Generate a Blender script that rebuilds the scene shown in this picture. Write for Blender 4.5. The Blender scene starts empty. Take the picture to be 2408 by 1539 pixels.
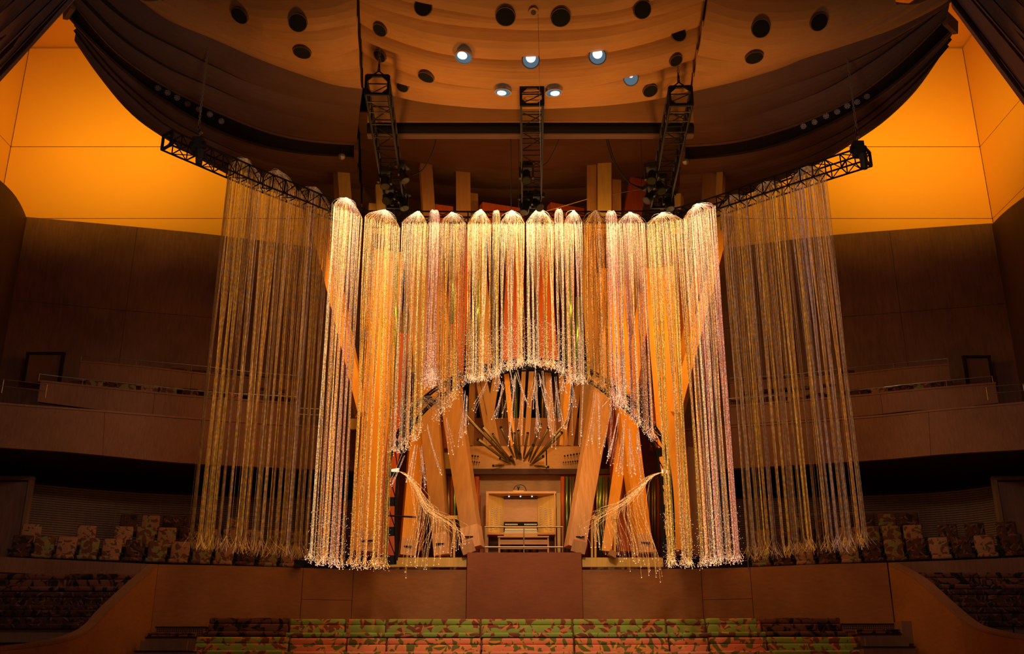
import bpy, bmesh, math, random
from mathutils import Vector, Matrix
from mathutils.bvhtree import BVHTree
from math import radians, sin, cos, tan, pi

random.seed(11)
sc = bpy.context.scene
C = sc.collection
TH = radians(19.7); F = 2400.0; CT, ST = cos(TH), sin(TH)

# ---------------------------------------------------------------- camera
cd = bpy.data.cameras.new('camera'); cam = bpy.data.objects.new('camera', cd); C.objects.link(cam)
cd.sensor_width = 36; cd.sensor_fit = 'HORIZONTAL'; cd.lens = F / 2408 * 36
cd.clip_start = 0.1; cd.clip_end = 200
cam.location = (0, 0, 0); cam.rotation_euler = (pi / 2 + TH, 0, 0)
sc.camera = cam
sc.view_settings.view_transform = 'Standard'; sc.view_settings.look = 'None'
sc.view_settings.gamma = 1; sc.view_settings.use_curve_mapping = False
sc.view_settings.exposure = 0.0
# ---------------------------------------------------------------- world and lamps
w = bpy.data.worlds.new('world'); sc.world = w; w.use_nodes = True
w.node_tree.nodes['Background'].inputs[0].default_value = (0.60, 0.36, 0.30, 1)
w.node_tree.nodes['Background'].inputs[1].default_value = 0.055

def lamp(kind, loc, target, power, color, size=1.0, size_y=None, spot=60, blend=0.6):
    l = bpy.data.lights.new('lamp', kind); l.energy = power; l.color = color
    if kind == 'AREA':
        l.shape = 'RECTANGLE'; l.size = size; l.size_y = size_y or size
    else:
        l.shadow_soft_size = size
        if kind == 'SPOT':
            l.spot_size = radians(spot); l.spot_blend = blend
    o = bpy.data.objects.new('lamp', l); C.objects.link(o); o.location = loc
    if target is not None:
        o.rotation_euler = (Vector(target) - Vector(loc)).to_track_quat('-Z', 'Y').to_euler()
    return o

AMBER = (1.0, 0.47, 0.02); WARM = (1.0, 0.62, 0.34); ORANGE = (1.0, 0.38, 0.10); PINK = (1.0, 0.55, 0.42)
# unseen lamps placed above the side sails to wash the yellow plaster recesses
for s in (-1, 1):
    for x0, x1, pw in ((7.0, 8.4, 52), (10.2, 12.4, 78), (12.4, 15.4, 75)):
        lamp('AREA', (s * x0, 23.6, 17.2), (s * x1, 31.0, 17.5), pw, AMBER, 1.2, 0.6).data.spread = radians(80)
# unseen added lamps: up to the sail ceiling, down and back to the organ
for x in (-3.0, 0.4, 3.8):
    lamp('SPOT', (x, 16.5, 6.6), (x * 0.9, 18.2, 11.7), 520, (1.0, 0.42, 0.09), 0.4, spot=85, blend=1)
for x in (-3.2, 0.4, 4.0):
    lamp('AREA', (x, 23.6, 11.0), (0.3 + x * 0.4, 28.5, 6.5), 125, (1.0, 0.46, 0.07), 2.2, 0.5)
lamp('AREA', (0.4, 23.9, 5.6), (0.4, 29.0, 5.4), 58, (1.0, 0.46, 0.08), 7.0, 1.6)  # extra fill behind the arch, added to brighten the lower pipes
lamp('SPOT', (0.4, 12.0, 6.0), (0.4, 28.5, 5.4), 2800, (1.0, 0.62, 0.30), 0.3, spot=17, blend=1)  # added spot out in the hall to brighten the organ console
# house lamps above the stage, down on benches and terrace walls
lamp('SPOT', (0.3, 14.0, 11.2), (0.3, 25.0, 1.0), 2900, (1.0, 0.76, 0.56), 0.5, spot=44, blend=1)
for s in (-1, 1):
    lamp('SPOT', (s * 3.0, 13.0, 11.0), (s * 9.5, 26.5, 4.2), 760, (1.0, 0.70, 0.50), 0.6, spot=55, blend=1)
for s in (-1, 1):
    lamp('SPOT', (s * 3.5, 12.5, 4.0), (s * 9.3, 21.8, 14.0), 760, (1.0, 0.62, 0.46), 0.5, spot=44, blend=1)  # added low uplights to brighten the side sails
lamp('AREA', (0, 4, 3), (0, 24, 9), 60, (1.0, 0.55, 0.36), 8, 4)  # added fill light from near the camera

def ray(px, py):
    u = (px - 1204) / F; v = (769.5 - py) / F
    return Vector((u, CT - v * ST, ST + v * CT))
def P(px, py, Y):
    d = ray(px, py); return d * (Y / d.y)
def PZ(px, py, z):
    d = ray(px, py); return d * (z / d.z)

# ---------------------------------------------------------------- materials
def mat(name, col, rough=0.6, metal=0.0, spec=0.3):
    m = bpy.data.materials.new(name); m.use_nodes = True
    b = m.node_tree.nodes['Principled BSDF']
    b.inputs['Base Color'].default_value = (*col, 1); b.inputs['Roughness'].default_value = rough
    b.inputs['Metallic'].default_value = metal; b.inputs['Specular IOR Level'].default_value = spec
    return m
def wood(name, col, var=0.25, scale=(1.2, 1.2, 14), rough=0.5, streak=0.5, bump=0.0):
    m = mat(name, col, rough); nt = m.node_tree; b = nt.nodes['Principled BSDF']
    tc = nt.nodes.new('ShaderNodeTexCoord'); mp = nt.nodes.new('ShaderNodeMapping')
    mp.inputs['Scale'].default_value = scale
    n1 = nt.nodes.new('ShaderNodeTexNoise'); n1.inputs['Scale'].default_value = 2.2
    n1.inputs['Detail'].default_value = 7; n1.inputs['Roughness'].default_value = 0.7
    n2 = nt.nodes.new('ShaderNodeTexNoise'); n2.inputs['Scale'].default_value = 0.55; n2.inputs['Detail'].default_value = 3
    nt.links.new(tc.outputs['Object'], mp.inputs[0]); nt.links.new(mp.outputs[0], n1.inputs['Vector'])
    nt.links.new(tc.outputs['Object'], n2.inputs['Vector'])
    ad = nt.nodes.new('ShaderNodeMath'); ad.operation = 'MULTIPLY_ADD'
    ad.inputs[1].default_value = streak
    nt.links.new(n1.outputs['Fac'], ad.inputs[0])
    m2 = nt.nodes.new('ShaderNodeMath'); m2.operation = 'MULTIPLY'; m2.inputs[1].default_value = 1 - streak
    nt.links.new(n2.outputs['Fac'], m2.inputs[0]); nt.links.new(m2.outputs[0], ad.inputs[2])
    rp = nt.nodes.new('ShaderNodeValToRGB')
    lo = tuple(c * (1 - var) for c in col); hi = tuple(min(1, c * (1 + var)) for c in col)
    rp.color_ramp.elements[0].position = 0.38; rp.color_ramp.elements[0].color = (*lo, 1)
    rp.color_ramp.elements[1].position = 0.62; rp.color_ramp.elements[1].color = (*hi, 1)
    nt.links.new(ad.outputs[0], rp.inputs[0]); nt.links.new(rp.outputs[0], b.inputs['Base Color'])
    return m
def emis(name, col, s):
    m = bpy.data.materials.new(name); m.use_nodes = True; nt = m.node_tree
    nt.nodes.clear(); o = nt.nodes.new('ShaderNodeOutputMaterial'); e = nt.nodes.new('ShaderNodeEmission')
    e.inputs[0].default_value = (*col, 1); e.inputs[1].default_value = s
    nt.links.new(e.outputs[0], o.inputs[0]); m.cycles.emission_sampling = 'NONE'
    return m
def fibre_mat(name, amount, bead, noise_scale=1.0):
    """light-guiding fibre: glow colour stored per strand, beaded by fine noise"""
    m = bpy.data.materials.new(name); m.use_nodes = True; nt = m.node_tree
    b = nt.nodes['Principled BSDF']; b.inputs['Roughness'].default_value = 0.5; b.inputs['Specular IOR Level'].default_value = 0.15
    at = nt.nodes.new('ShaderNodeAttribute'); at.attribute_name = 'glow'
    tc = nt.nodes.new('ShaderNodeTexCoord'); n = nt.nodes.new('ShaderNodeTexNoise')
    n.inputs['Scale'].default_value = 26 * noise_scale; n.inputs['Detail'].default_value = 1
    nt.links.new(tc.outputs['Object'], n.inputs['Vector'])
    r = nt.nodes.new('ShaderNodeMapRange')
    r.inputs['From Min'].default_value = 0.42; r.inputs['From Max'].default_value = 0.64
    r.inputs['To Min'].default_value = amount * (1 - bead); r.inputs['To Max'].default_value = amount * (1 + 1.6 * bead)
    nt.links.new(n.outputs['Fac'], r.inputs['Value'])
    nt.links.new(at.outputs['Color'], b.inputs['Emission Color']); nt.links.new(r.outputs[0], b.inputs['Emission Strength'])
    mx = nt.nodes.new('ShaderNodeMix'); mx.data_type = 'RGBA'; mx.inputs[0].default_value = 0.9
    mx.inputs[7].default_value = (0.16, 0.08, 0.03, 1)
    nt.links.new(at.outputs['Color'], mx.inputs[6]); nt.links.new(mx.outputs[2], b.inputs['Base Color'])
    m.cycles.emission_sampling = 'NONE'
    return m
def fabric(name, cols, size=.22, seed=0.0, rough=0.9):
    """woven leaf print: layers of randomly turned pointed leaves on a plain ground"""
    m = mat(name, cols[0], rough, 0, 0.1); nt = m.node_tree; b = nt.nodes['Principled BSDF']; N_ = nt.nodes.new; K = nt.links.new
    g = N_('ShaderNodeNewGeometry'); sp = N_('ShaderNodeSeparateXYZ'); K(g.outputs['Position'], sp.inputs[0])
    ax = N_('ShaderNodeMath'); ax.operation = 'MULTIPLY_ADD'; ax.inputs[1].default_value = 0.6; K(sp.outputs['Y'], ax.inputs[0]); K(sp.outputs['Z'], ax.inputs[2])
    cb = N_('ShaderNodeCombineXYZ'); K(sp.outputs['X'], cb.inputs[0]); K(ax.outputs[0], cb.inputs[1])
    def mth(op, a, c=None):
        q = N_('ShaderNodeMath'); q.operation = op
        for i, v in enumerate((a, c)):
            if v is None: continue
            if isinstance(v, (int, float)): q.inputs[i].default_value = v
            else: K(v, q.inputs[i])
        return q.outputs[0]
    col = None
    layers = list(cols[1:]) + [cols[1], cols[2], cols[0]]
    for k, c in enumerate(layers):
        ad = N_('ShaderNodeVectorMath'); ad.operation = 'ADD'; ad.inputs[1].default_value = (seed + 7.3 * k, 3.7 * k + seed * 2, 0); K(cb.outputs[0], ad.inputs[0])
        vo = N_('ShaderNodeTexVoronoi'); vo.voronoi_dimensions = '2D'; vo.inputs['Scale'].default_value = 1 / (size * 1.15); vo.inputs['Randomness'].default_value = .9
        K(ad.outputs[0], vo.inputs['Vector'])
        sb = N_('ShaderNodeVectorMath'); sb.operation = 'SUBTRACT'; K(ad.outputs[0], sb.inputs[0]); K(vo.outputs['Position'], sb.inputs[1])
        cs = N_('ShaderNodeSeparateColor'); K(vo.outputs['Color'], cs.inputs[0])
        ro = N_('ShaderNodeVectorRotate'); ro.rotation_type = 'Z_AXIS'; K(sb.outputs[0], ro.inputs['Vector']); K(mth('MULTIPLY', cs.outputs[0], 6.283), ro.inputs['Angle'])
        se = N_('ShaderNodeSeparateXYZ'); K(ro.outputs[0], se.inputs[0])
        a = mth('DIVIDE', se.outputs[0], size * .72); bend = mth('MULTIPLY', mth('MULTIPLY', a, a), size * .10)
        wv = mth('DIVIDE', mth('ABSOLUTE', mth('SUBTRACT', se.outputs[1], bend)), size * (.34, .15, .32, .12)[k % 4])
        mk = mth('LESS_THAN', wv, mth('SUBTRACT', 1.0, mth('MULTIPLY', a, a)))
        mx = N_('ShaderNodeMix'); mx.data_type = 'RGBA'; K(mk, mx.inputs[0])
        if col is None: mx.inputs[6].default_value = (*cols[0], 1)
        else: K(col, mx.inputs[6])
        mx.inputs[7].default_value = (*c, 1); col = mx.outputs[2]
    K(col, b.inputs['Base Color'])
    return m

M = dict(
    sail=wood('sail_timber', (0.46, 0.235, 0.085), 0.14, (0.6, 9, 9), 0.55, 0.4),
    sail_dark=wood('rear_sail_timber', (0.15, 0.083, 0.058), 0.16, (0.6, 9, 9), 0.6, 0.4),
    sail_near=wood('near_sail_timber', (0.42, 0.26, 0.22), 0.12, (4, 4, 4), 0.6, 0.4),
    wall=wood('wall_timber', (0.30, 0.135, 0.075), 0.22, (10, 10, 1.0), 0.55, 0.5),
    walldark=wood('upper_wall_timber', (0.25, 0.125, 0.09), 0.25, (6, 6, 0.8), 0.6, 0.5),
    wallend=wood('shaded_end_timber', (0.13, 0.07, 0.055), 0.2, (8, 8, 0.8), 0.6, 0.5),  # wall timber copy with shade put into its colour against lamp spill
    front=wood('terrace_front_timber', (0.37, 0.14, 0.036), 0.18, (2, 2, 7), 0.5, 0.5),
    pedestal=wood('pedestal_timber', (0.28, 0.078, 0.022), 0.16, (2, 2, 7), 0.5, 0.5),
    plaster=mat('ochre_plaster', (0.86, 0.50, 0.12), 0.9),
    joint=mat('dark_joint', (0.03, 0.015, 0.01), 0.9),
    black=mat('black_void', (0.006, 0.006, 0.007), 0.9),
    steel=mat('black_truss_paint', (0.010, 0.009, 0.009), 0.45, 0.0, 0.25),
    blackplastic=mat('black_housing', (0.02, 0.02, 0.02), 0.4),
    chrome=mat('rail_steel', (0.55, 0.50, 0.44), 0.3, 0.9),
    chain=mat('galvanised_chain', (0.30, 0.26, 0.20), 0.45, 0.6),
    pipe=wood('orange_pipe_timber', (0.90, 0.40, 0.045), 0.16, (5, 5, 0.5), 0.42, 0.6),
    pipered=wood('red_pipe_timber', (0.48, 0.09, 0.022), 0.16, (5, 5, 0.5), 0.42, 0.6),
    pipeyel=wood('yellow_pipe_timber', (0.78, 0.50, 0.13), 0.14, (5, 5, 0.5), 0.42, 0.6),
    pipebrown=wood('brown_pipe_timber', (0.48, 0.24, 0.10), 0.18, (5, 5, 0.5), 0.42, 0.6),
    pipepale=wood('pale_pipe_timber', (0.70, 0.38, 0.20), 0.2, (8, 8, 0.4), 0.42, 0.7),
    console=wood('console_timber', (0.52, 0.26, 0.09), 0.16, (3, 3, 9), 0.45, 0.5),
    organback=wood('organ_back_timber', (0.42, 0.17, 0.07), 0.15, (3, 3, 5), 0.5, 0.5),
    redwall=wood('red_side_timber', (0.20, 0.035, 0.014), 0.15, (3, 3, 5), 0.5, 0.5),
    metalpipe=mat('tin_pipe', (0.32, 0.25, 0.15), 0.3, 0.85),
    greenpipe=mat('green_tinted_pipe', (0.22, 0.36, 0.10), 0.25, 0.7),
    ivory=mat('ivory_keys', (0.75, 0.68, 0.5), 0.4),
    knob=mat('pale_stop_knob', (0.78, 0.72, 0.62), 0.35),
    slat=wood('lower_wall_slats', (0.26, 0.14, 0.08), 0.2, (6, 6, 1), 0.6, 0.5),
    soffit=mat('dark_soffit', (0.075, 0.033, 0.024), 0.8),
    floor=wood('stage_floor', (0.30, 0.15, 0.07), 0.15, (1, 6, 1), 0.4, 0.5),
    fabgreen=fabric('leaf_fabric_green', [(0.36, 0.46, 0.09), (0.28, 0.09, 0.05), (0.80, 0.28, 0.10)], .24, 0.0),
    faborange=fabric('leaf_fabric_orange', [(0.95, 0.32, 0.15), (0.20, 0.20, 0.045), (0.90, 0.42, 0.10)], .24, 8.0),
    fabdark=fabric('leaf_fabric_dark', [(0.20, 0.075, 0.055), (0.022, 0.022, 0.012), (0.12, 0.04, 0.03)], .24, 4.0),
    seatA=fabric('seat_fabric_olive', [(0.15, 0.055, 0.035), (0.20, 0.21, 0.08), (0.36, 0.15, 0.09)], .17, 1.0),
    seatB=fabric('seat_fabric_rose', [(0.38, 0.16, 0.10), (0.15, 0.06, 0.04), (0.26, 0.26, 0.11)], .17, 2.0),
    seatC=fabric('seat_fabric_brown', [(0.09, 0.035, 0.025), (0.03, 0.022, 0.015), (0.20, 0.08, 0.06)], .17, 3.0),
    lens_on=emis('lit_downlight', (0.80, 0.92, 1.0), 1.5),
    lens_dim=emis('downlight_reflector', (0.16, 0.26, 0.34), 0.55),
    glass=mat('dark_lamp_glass', (0.05, 0.06, 0.05), 0.1, 0.0, 0.6),
    mesh_lamp=mat('perforated_lamp', (0.62, 0.60, 0.56), 0.35, 0.5),
    fibre_hot=fibre_mat('bright_fibre', 1.0, 0.45, 1.3),
    fibre_dim=fibre_mat('dim_fibre', 0.55, 0.25, 0.6),
    tip=emis('fibre_tip', (1.0, 0.60, 0.36), 1.5),
    tip_dim=emis('dull_fibre_tip', (0.8, 0.42, 0.10), 0.6),
)

# ---------------------------------------------------------------- mesh helpers
class MB:
    def __init__(s): s.v = []; s.f = []; s.c = None
    def add(s, vs, fs):
        n = len(s.v); s.v += [tuple(v) for v in vs]; s.f += [tuple(i + n for i in f) for f in fs]; return s
    def box(s, c, size, rz=0.0):
        hx, hy, hz = [q / 2 for q in size]; c = Vector(c); R = Matrix.Rotation(rz, 3, 'Z')
        vs = [c + R @ Vector((x * hx, y * hy, z * hz)) for z in (-1, 1) for y in (-1, 1) for x in (-1, 1)]
        return s.add(vs, [(0, 2, 3, 1), (4, 5, 7, 6), (0, 1, 5, 4), (2, 6, 7, 3), (0, 4, 6, 2), (1, 3, 7, 5)])
    def beam(s, a, b, w, h, side=None, w2=None, h2=None):
        a, b = Vector(a), Vector(b); d = (b - a).normalized()
        if side is None: side = Vector((1, 0, 0)) if abs(d.x) < 0.9 else Vector((0, 1, 0))
        x = (side - d * side.dot(d)).normalized(); y = d.cross(x); vs = []
        for p, ww, hh in ((a, w, h), (b, w2 or w, h2 or h)):
            for i, j in ((-1, -1), (1, -1), (1, 1), (-1, 1)): vs.append(p + x * i * ww / 2 + y * j * hh / 2)
        return s.add(vs, [(3, 2, 1, 0), (4, 5, 6, 7), (0, 1, 5, 4), (1, 2, 6, 5), (2, 3, 7, 6), (3, 0, 4, 7)])
    def tube(s, pts, r, n=6, r2=None, caps=True):
        pts = [Vector(p) for p in pts]; base = len(s.v); N = len(pts); px = None
        for i, p in enumerate(pts):
            d = (pts[min(i + 1, N - 1)] - pts[max(i - 1, 0)])
            d = d.normalized() if d.length > 1e-9 else Vector((0, 0, 1))
            ref = Vector((0, 1, 0)) if abs(d.y) < 0.85 else Vector((1, 0, 0))
            x = ref.cross(d).normalized(); y = d.cross(x)
            rr = r if r2 is None else r + (r2 - r) * i / (N - 1)
            for k in range(n):
                a = 2 * pi * k / n; s.v.append(tuple(p + (x * cos(a) + y * sin(a)) * rr))
        for i in range(N - 1):
            for k in range(n):
                a = base + i * n + k; b2 = base + i * n + (k + 1) % n
                s.f.append((a, b2, b2 + n, a + n))
        if caps:
            s.f.append(tuple(base + k for k in range(n))[::-1]); s.f.append(tuple(base + (N - 1) * n + k for k in range(n)))
        return s
    def octa(s, c, r):
        c = Vector(c)
        return s.add([c + Vector(q) * r for q in ((1, 0, 0), (-1, 0, 0), (0, 1, 0), (0, -1, 0), (0, 0, 1), (0, 0, -1))],
                     [(0, 2, 4), (2, 1, 4), (1, 3, 4), (3, 0, 4), (2, 0, 5), (1, 2, 5), (3, 1, 5), (0, 3, 5)])
    def disc(s, c, nrm, r0, r1, depth=0.0, n=20):
        """ring (r0>0) or disc (r0=0) facing nrm, with a rim of given depth behind it"""
        c = Vector(c); nrm = Vector(nrm).normalized(); q = nrm.to_track_quat('Z', 'Y')
        ring = lambda r, z: [c + q @ Vector((r * cos(2 * pi * k / n), r * sin(2 * pi * k / n), z)) for k in range(n)]
        b = len(s.v)
        if r0 > 0:
            s.v += [tuple(p) for p in ring(r0, 0) + ring(r1, 0) + ring(r1, -depth) + ring(r0, -depth)]
            for k in range(n):
                j = (k + 1) % n
                for q0, q1 in ((0, 1), (1, 2), (2, 3), (3, 0)):
                    s.f.append((b + q0 * n + k, b + q1 * n + k, b + q1 * n + j, b + q0 * n + j))
        else:
            s.v += [tuple(p) for p in ring(r1, 0) + ring(r1, -max(depth, 0.005))]
            s.f.append(tuple(range(b, b + n))); s.f.append(tuple(range(b + n, b + 2 * n))[::-1])
            for k in range(n): j = (k + 1) % n; s.f.append((b + k, b + n + k, b + n + j, b + j))
        return s
    def build(s, name, m, parent=None, smooth=False, kind=None, label=None):
        me = bpy.data.meshes.new(name); me.from_pydata(s.v, [], s.f)
        me.materials.append(M[m] if isinstance(m, str) else m)
        if s.c:
            ca = me.color_attributes.new(name='glow', type='FLOAT_COLOR', domain='POINT')
            flat = []
            for c in s.c: flat += [c[0], c[1], c[2], 1.0]
            ca.data.foreach_set('color', flat)
        me.update()
        bm = bmesh.new(); bm.from_mesh(me)
        if not s.c: bmesh.ops.recalc_face_normals(bm, faces=bm.faces)
        bm.to_mesh(me); bm.free()
        if smooth:
            me.polygons.foreach_set('use_smooth', [True] * len(me.polygons))
        o = bpy.data.objects.new(name, me); C.objects.link(o)
        if parent: o.parent = parent; o.matrix_parent_inverse = Matrix.Translation(-parent.location) if parent.rotation_euler.z == 0 else Matrix()
        if kind: o['kind'] = kind
        if label: o['label'] = label
        return o
def rslab(w, d, h, r=0.03, seg=2):
    bm = bmesh.new(); bmesh.ops.create_cube(bm, size=1)
    for v in bm.verts: v.co = Vector((v.co.x * w, v.co.y * d, v.co.z * h))
    bmesh.ops.bevel(bm, geom=bm.edges[:], offset=r, segments=seg, affect='EDGES', profile=0.5)
    return bm
def bmobj(name, bm, m, parent=None, loc=(0, 0, 0), smooth=True, label=None):
    me = bpy.data.meshes.new(name); bm.to_mesh(me); bm.free(); me.materials.append(M[m])
    if smooth: me.polygons.foreach_set('use_smooth', [True] * len(me.polygons))
    o = bpy.data.objects.new(name, me); C.objects.link(o); o.location = loc
    if parent: o.parent = parent
    if label: o['label'] = label
    return o
def thing(name, label, cat, loc=(0, 0, 0), rz=0, group=None):
    o = bpy.data.objects.new(name, None); C.objects.link(o); o.empty_display_size = 0.1
    o.location = loc; o.rotation_euler = (0, 0, rz); o['label'] = label; o['category'] = cat
    if group: o['group'] = group
    return o
def dup(root, loc, rz, label=None, group=None, swap=None):
    r = root.copy(); C.objects.link(r); r.location = loc; r.rotation_euler = (0, 0, rz)
    if label: r['label'] = label
    if group: r['group'] = group
    for ch in list(root.children):
        c = ch.copy(); C.objects.link(c); c.parent = r
        for g in ch.children:
            d = g.copy(); C.objects.link(d); d.parent = c
    return r
def struct(name, root=None):
    o = root or bpy.data.objects.new(name, None)
    if root is None: C.objects.link(o)
    o['kind'] = 'structure'; return o

def resample(pts, n):
    pts = [Vector(p) for p in pts]; L = [0]
    for i in range(1, len(pts)): L.append(L[-1] + (pts[i] - pts[i - 1]).length)
    # Catmull-Rom through the points at equal parameter steps
    out = []
    for k in range(n):
        t = L[-1] * k / (n - 1); i = 0
        while i < len(L) - 2 and L[i + 1] < t: i += 1
        f = (t - L[i]) / max(1e-9, L[i + 1] - L[i])
        p0 = pts[max(i - 1, 0)]; p1 = pts[i]; p2 = pts[i + 1]; p3 = pts[min(i + 2, len(pts) - 1)]
        out.append(0.5 * ((2 * p1) + (p2 - p0) * f + (2 * p0 - 5 * p1 + 4 * p2 - p3) * f * f + (3 * p1 - p0 - 3 * p2 + p3) * f ** 3))
    return out
def pline(pxs, Ys, n):
    """pixel polyline + depth at its two ends (or per point) -> n points in space"""
    if isinstance(Ys, (int, float)): Ys = [Ys] * len(pxs)
    if len(Ys) == 2 and len(pxs) > 2:
        a, b = Ys; x0, x1 = pxs[0][0], pxs[-1][0]; Ys = [a + (b - a) * (p[0] - x0) / (x1 - x0) for p in pxs]
    return resample([P(p[0], p[1], y) for p, y in zip(pxs, Ys)], n)
def loft(A, B, m=4, sag=0.0, off=(0, 0, 0), thick=(0, 0.05, 0.08), sagdir=(0, -0.3, -1)):
    """slab between two lines; bows by sag; thickness vector leads to its back"""
    n = len(A); mb = MB(); sd = Vector(sagdir); off = Vector(off); th = Vector(thick)
    for layer in (Vector((0, 0, 0)), th):
        for j in range(m + 1):
            t = j / m
            for i in range(n): mb.v.append(tuple(A[i].lerp(B[i], t) + sd * sag * sin(pi * t) + off * (1 - t) + layer))
    def idx(l, j, i): return l * (m + 1) * n + j * n + i
    for j in range(m):
        for i in range(n - 1):
            mb.f.append((idx(0, j, i), idx(0, j, i + 1), idx(0, j + 1, i + 1), idx(0, j + 1, i)))
            mb.f.append((idx(1, j, i), idx(1, j + 1, i), idx(1, j + 1, i + 1), idx(1, j, i + 1)))
    for i in range(n - 1):
        for j in (0, m): mb.f.append((idx(0, j, i), idx(0, j, i + 1), idx(1, j, i + 1), idx(1, j, i)))
    for j in range(m):
        for i in (0, n - 1): mb.f.append((idx(0, j, i), idx(0, j + 1, i), idx(1, j + 1, i), idx(1, j, i)))
    return mb

# ================================================================= THE ROOM
# yellow plaster recesses high in both back corners
def plaster_box(name, X0, X1, Y, Yf, s):
    r = struct(name); zs = [12.4, 14.97, 17.7, 21.7]; g = 0.012
    for k in range(3):
        MB().box(((X0 + X1) / 2, Y + 0.1, (zs[k] + zs[k + 1]) / 2), (abs(X1 - X0), 0.2, zs[k + 1] - zs[k] - 2 * g)).build('plaster_panel', 'plaster', r)
        MB().box((X0 - s * -0.12, (Y + Yf) / 2, (zs[k] + zs[k + 1]) / 2), (0.2, Y - Yf, zs[k + 1] - zs[k] - 2 * g)).build('plaster_panel', 'plaster', r)
    MB().box(((X0 + X1) / 2, Y + 0.26, 17), (abs(X1 - X0) + 0.4, 0.08, 9.4)).build('backing', 'joint', r)
    MB().box(((X0 + X1) / 2, (Y + Yf) / 2, 21.85), (abs(X1 - X0) + 0.4, Y - Yf + .4, 0.2)).build('recess_ceiling', 'plaster', r)
plaster_box('wall_left_plaster', -17.25, -5.9, 31.0, 20.5, -1)
plaster_box('wall_right_plaster', 16.1, 6.5, 31.0, 20.5, 1)
# upper timber walls
def panel_wall(name, top, bot, Ys, m, cuts, gap=0.006, hcuts=(), thick=(0, 0.25, 0)):
    """wall between a top and bottom pixel line, cut into panels with open joints"""
    r = struct(name); n = 61
    A = pline(top, Ys, n); B = [Vector((a.x, a.y, 0)) for a in A]
    bl = pline(bot, Ys, n)
    for i in range(n): B[i].z = bl[i].z
    cs = [0] + [int(c * (n - 1)) for c in cuts] + [n - 1]
    hs = [0] + list(hcuts) + [1]
    for i0, i1 in zip(cs[:-1], cs[1:]):
        for h0, h1 in zip(hs[:-1], hs[1:]):
            a = [A[i].lerp(B[i], h0) for i in range(i0, i1 + 1)]; b = [A[i].lerp(B[i], h1) for i in range(i0, i1 + 1)]
            if len(a) > 1:
                dx = (a[-1] - a[0]).normalized() * gap
                a[0] = a[0] + dx; b[0] = b[0] + dx; a[-1] = a[-1] - dx; b[-1] = b[-1] - dx
            if h0 > 0: a = [p - Vector((0, 0, gap)) for p in a]
            if h1 < 1: b = [p + Vector((0, 0, gap)) for p in b]
            loft(a, b, 1, 0, thick=thick).build('panel', m, r)
    tb = Vector(thick) * 0.9
    loft([p + tb for p in A], [p + tb for p in B], 1, 0, thick=(0, 0.05, 0)).build('backing', 'joint', r)
    return r, A, B
panel_wall('wall_left_upper', [(58, 510), (300, 532), (500, 552), (720, 580), (900, 606)],
           [(0, 960), (230, 985), (450, 1000), (700, 1015), (880, 1030)], [29.0, 29.6, 30.0, 30.4, 30.7], 'walldark', (0.3, 0.62), hcuts=(0.45,))
panel_wall('wall_right_upper', [(2336, 525), (2120, 540), (1930, 556), (1715, 583), (1560, 606)],
           [(2408, 960), (2180, 985), (1960, 1000), (1715, 1015), (1580, 1030)], [29.0, 29.6, 30.0, 30.4, 30.7], 'walldark', (0.3, 0.62), hcuts=(0.45,))
# curved side wall ends
def curved_end(name, pts, zb):
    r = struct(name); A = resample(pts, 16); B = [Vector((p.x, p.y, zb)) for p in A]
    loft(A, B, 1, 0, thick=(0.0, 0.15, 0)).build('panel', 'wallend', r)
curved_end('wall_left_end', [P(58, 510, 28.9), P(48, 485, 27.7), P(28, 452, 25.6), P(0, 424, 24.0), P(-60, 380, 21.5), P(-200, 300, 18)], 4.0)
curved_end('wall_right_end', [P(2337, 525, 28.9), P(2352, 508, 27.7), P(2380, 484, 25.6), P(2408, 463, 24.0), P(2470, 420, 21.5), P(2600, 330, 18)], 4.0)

# ---- balcony bands; each a front wall with a cap
def band(name, label, top, bot, Ys, m, capdepth=0.35, cuts=(), lean=0.0, cat='balcony'):
    r = thing(name, label, cat, P(*top[len(top) // 2], Ys[len(Ys) // 2])); n = 49
    A = pline(top, Ys, n); bl = pline(bot, Ys, n)
    B = [Vector((a.x, a.y - 0 + lean, b.z)) for a, b in zip(A, bl)]
    cs = [0] + [int(c * (n - 1)) for c in cuts] + [n - 1]
    for i0, i1 in zip(cs[:-1], cs[1:]):
        a = A[i0:i1 + 1]; b = B[i0:i1 + 1]; dx = (a[-1] - a[0]).normalized() * 0.006
        a[0] = a[0] + dx; b[0] = b[0] + dx; a[-1] = a[-1] - dx; b[-1] = b[-1] - dx
        loft(a, b, 1, 0, thick=(0, 0.18, 0)).build('panel', m, r)
    loft([p + Vector((0, -0.02, 0.03)) for p in A], [p + Vector((0, capdepth, 0.03)) for p in A], 1, 0, thick=(0, 0, -0.05)).build('cap', m, r)
    return r, A, B
LY = [24.6, 26.0, 27.6, 28.9, 29.6]
bL1, AL1, BL1 = band('balcony_parapet', 'topmost brown parapet of the left balcony under its thin rail', [(190, 851), (330, 863), (480, 880), (600, 890), (700, 897)],
     [(190, 895), (330, 908), (480, 922), (600, 932), (700, 938)], [28.0, 28.3, 28.7, 29.2, 29.5], 'wall', cuts=(0.5,))
bR1, AR1, BR1 = band('balcony_parapet', 'topmost brown parapet of the right balcony under its thin rail', [(2231, 858), (2120, 867), (1995, 881), (1850, 893), (1715, 901)],
     [(2236, 896), (2120, 910), (1995, 922), (1850, 934), (1715, 942)], [28.0, 28.3, 28.7, 29.2, 29.5], 'wall', cuts=(0.5,))
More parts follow.
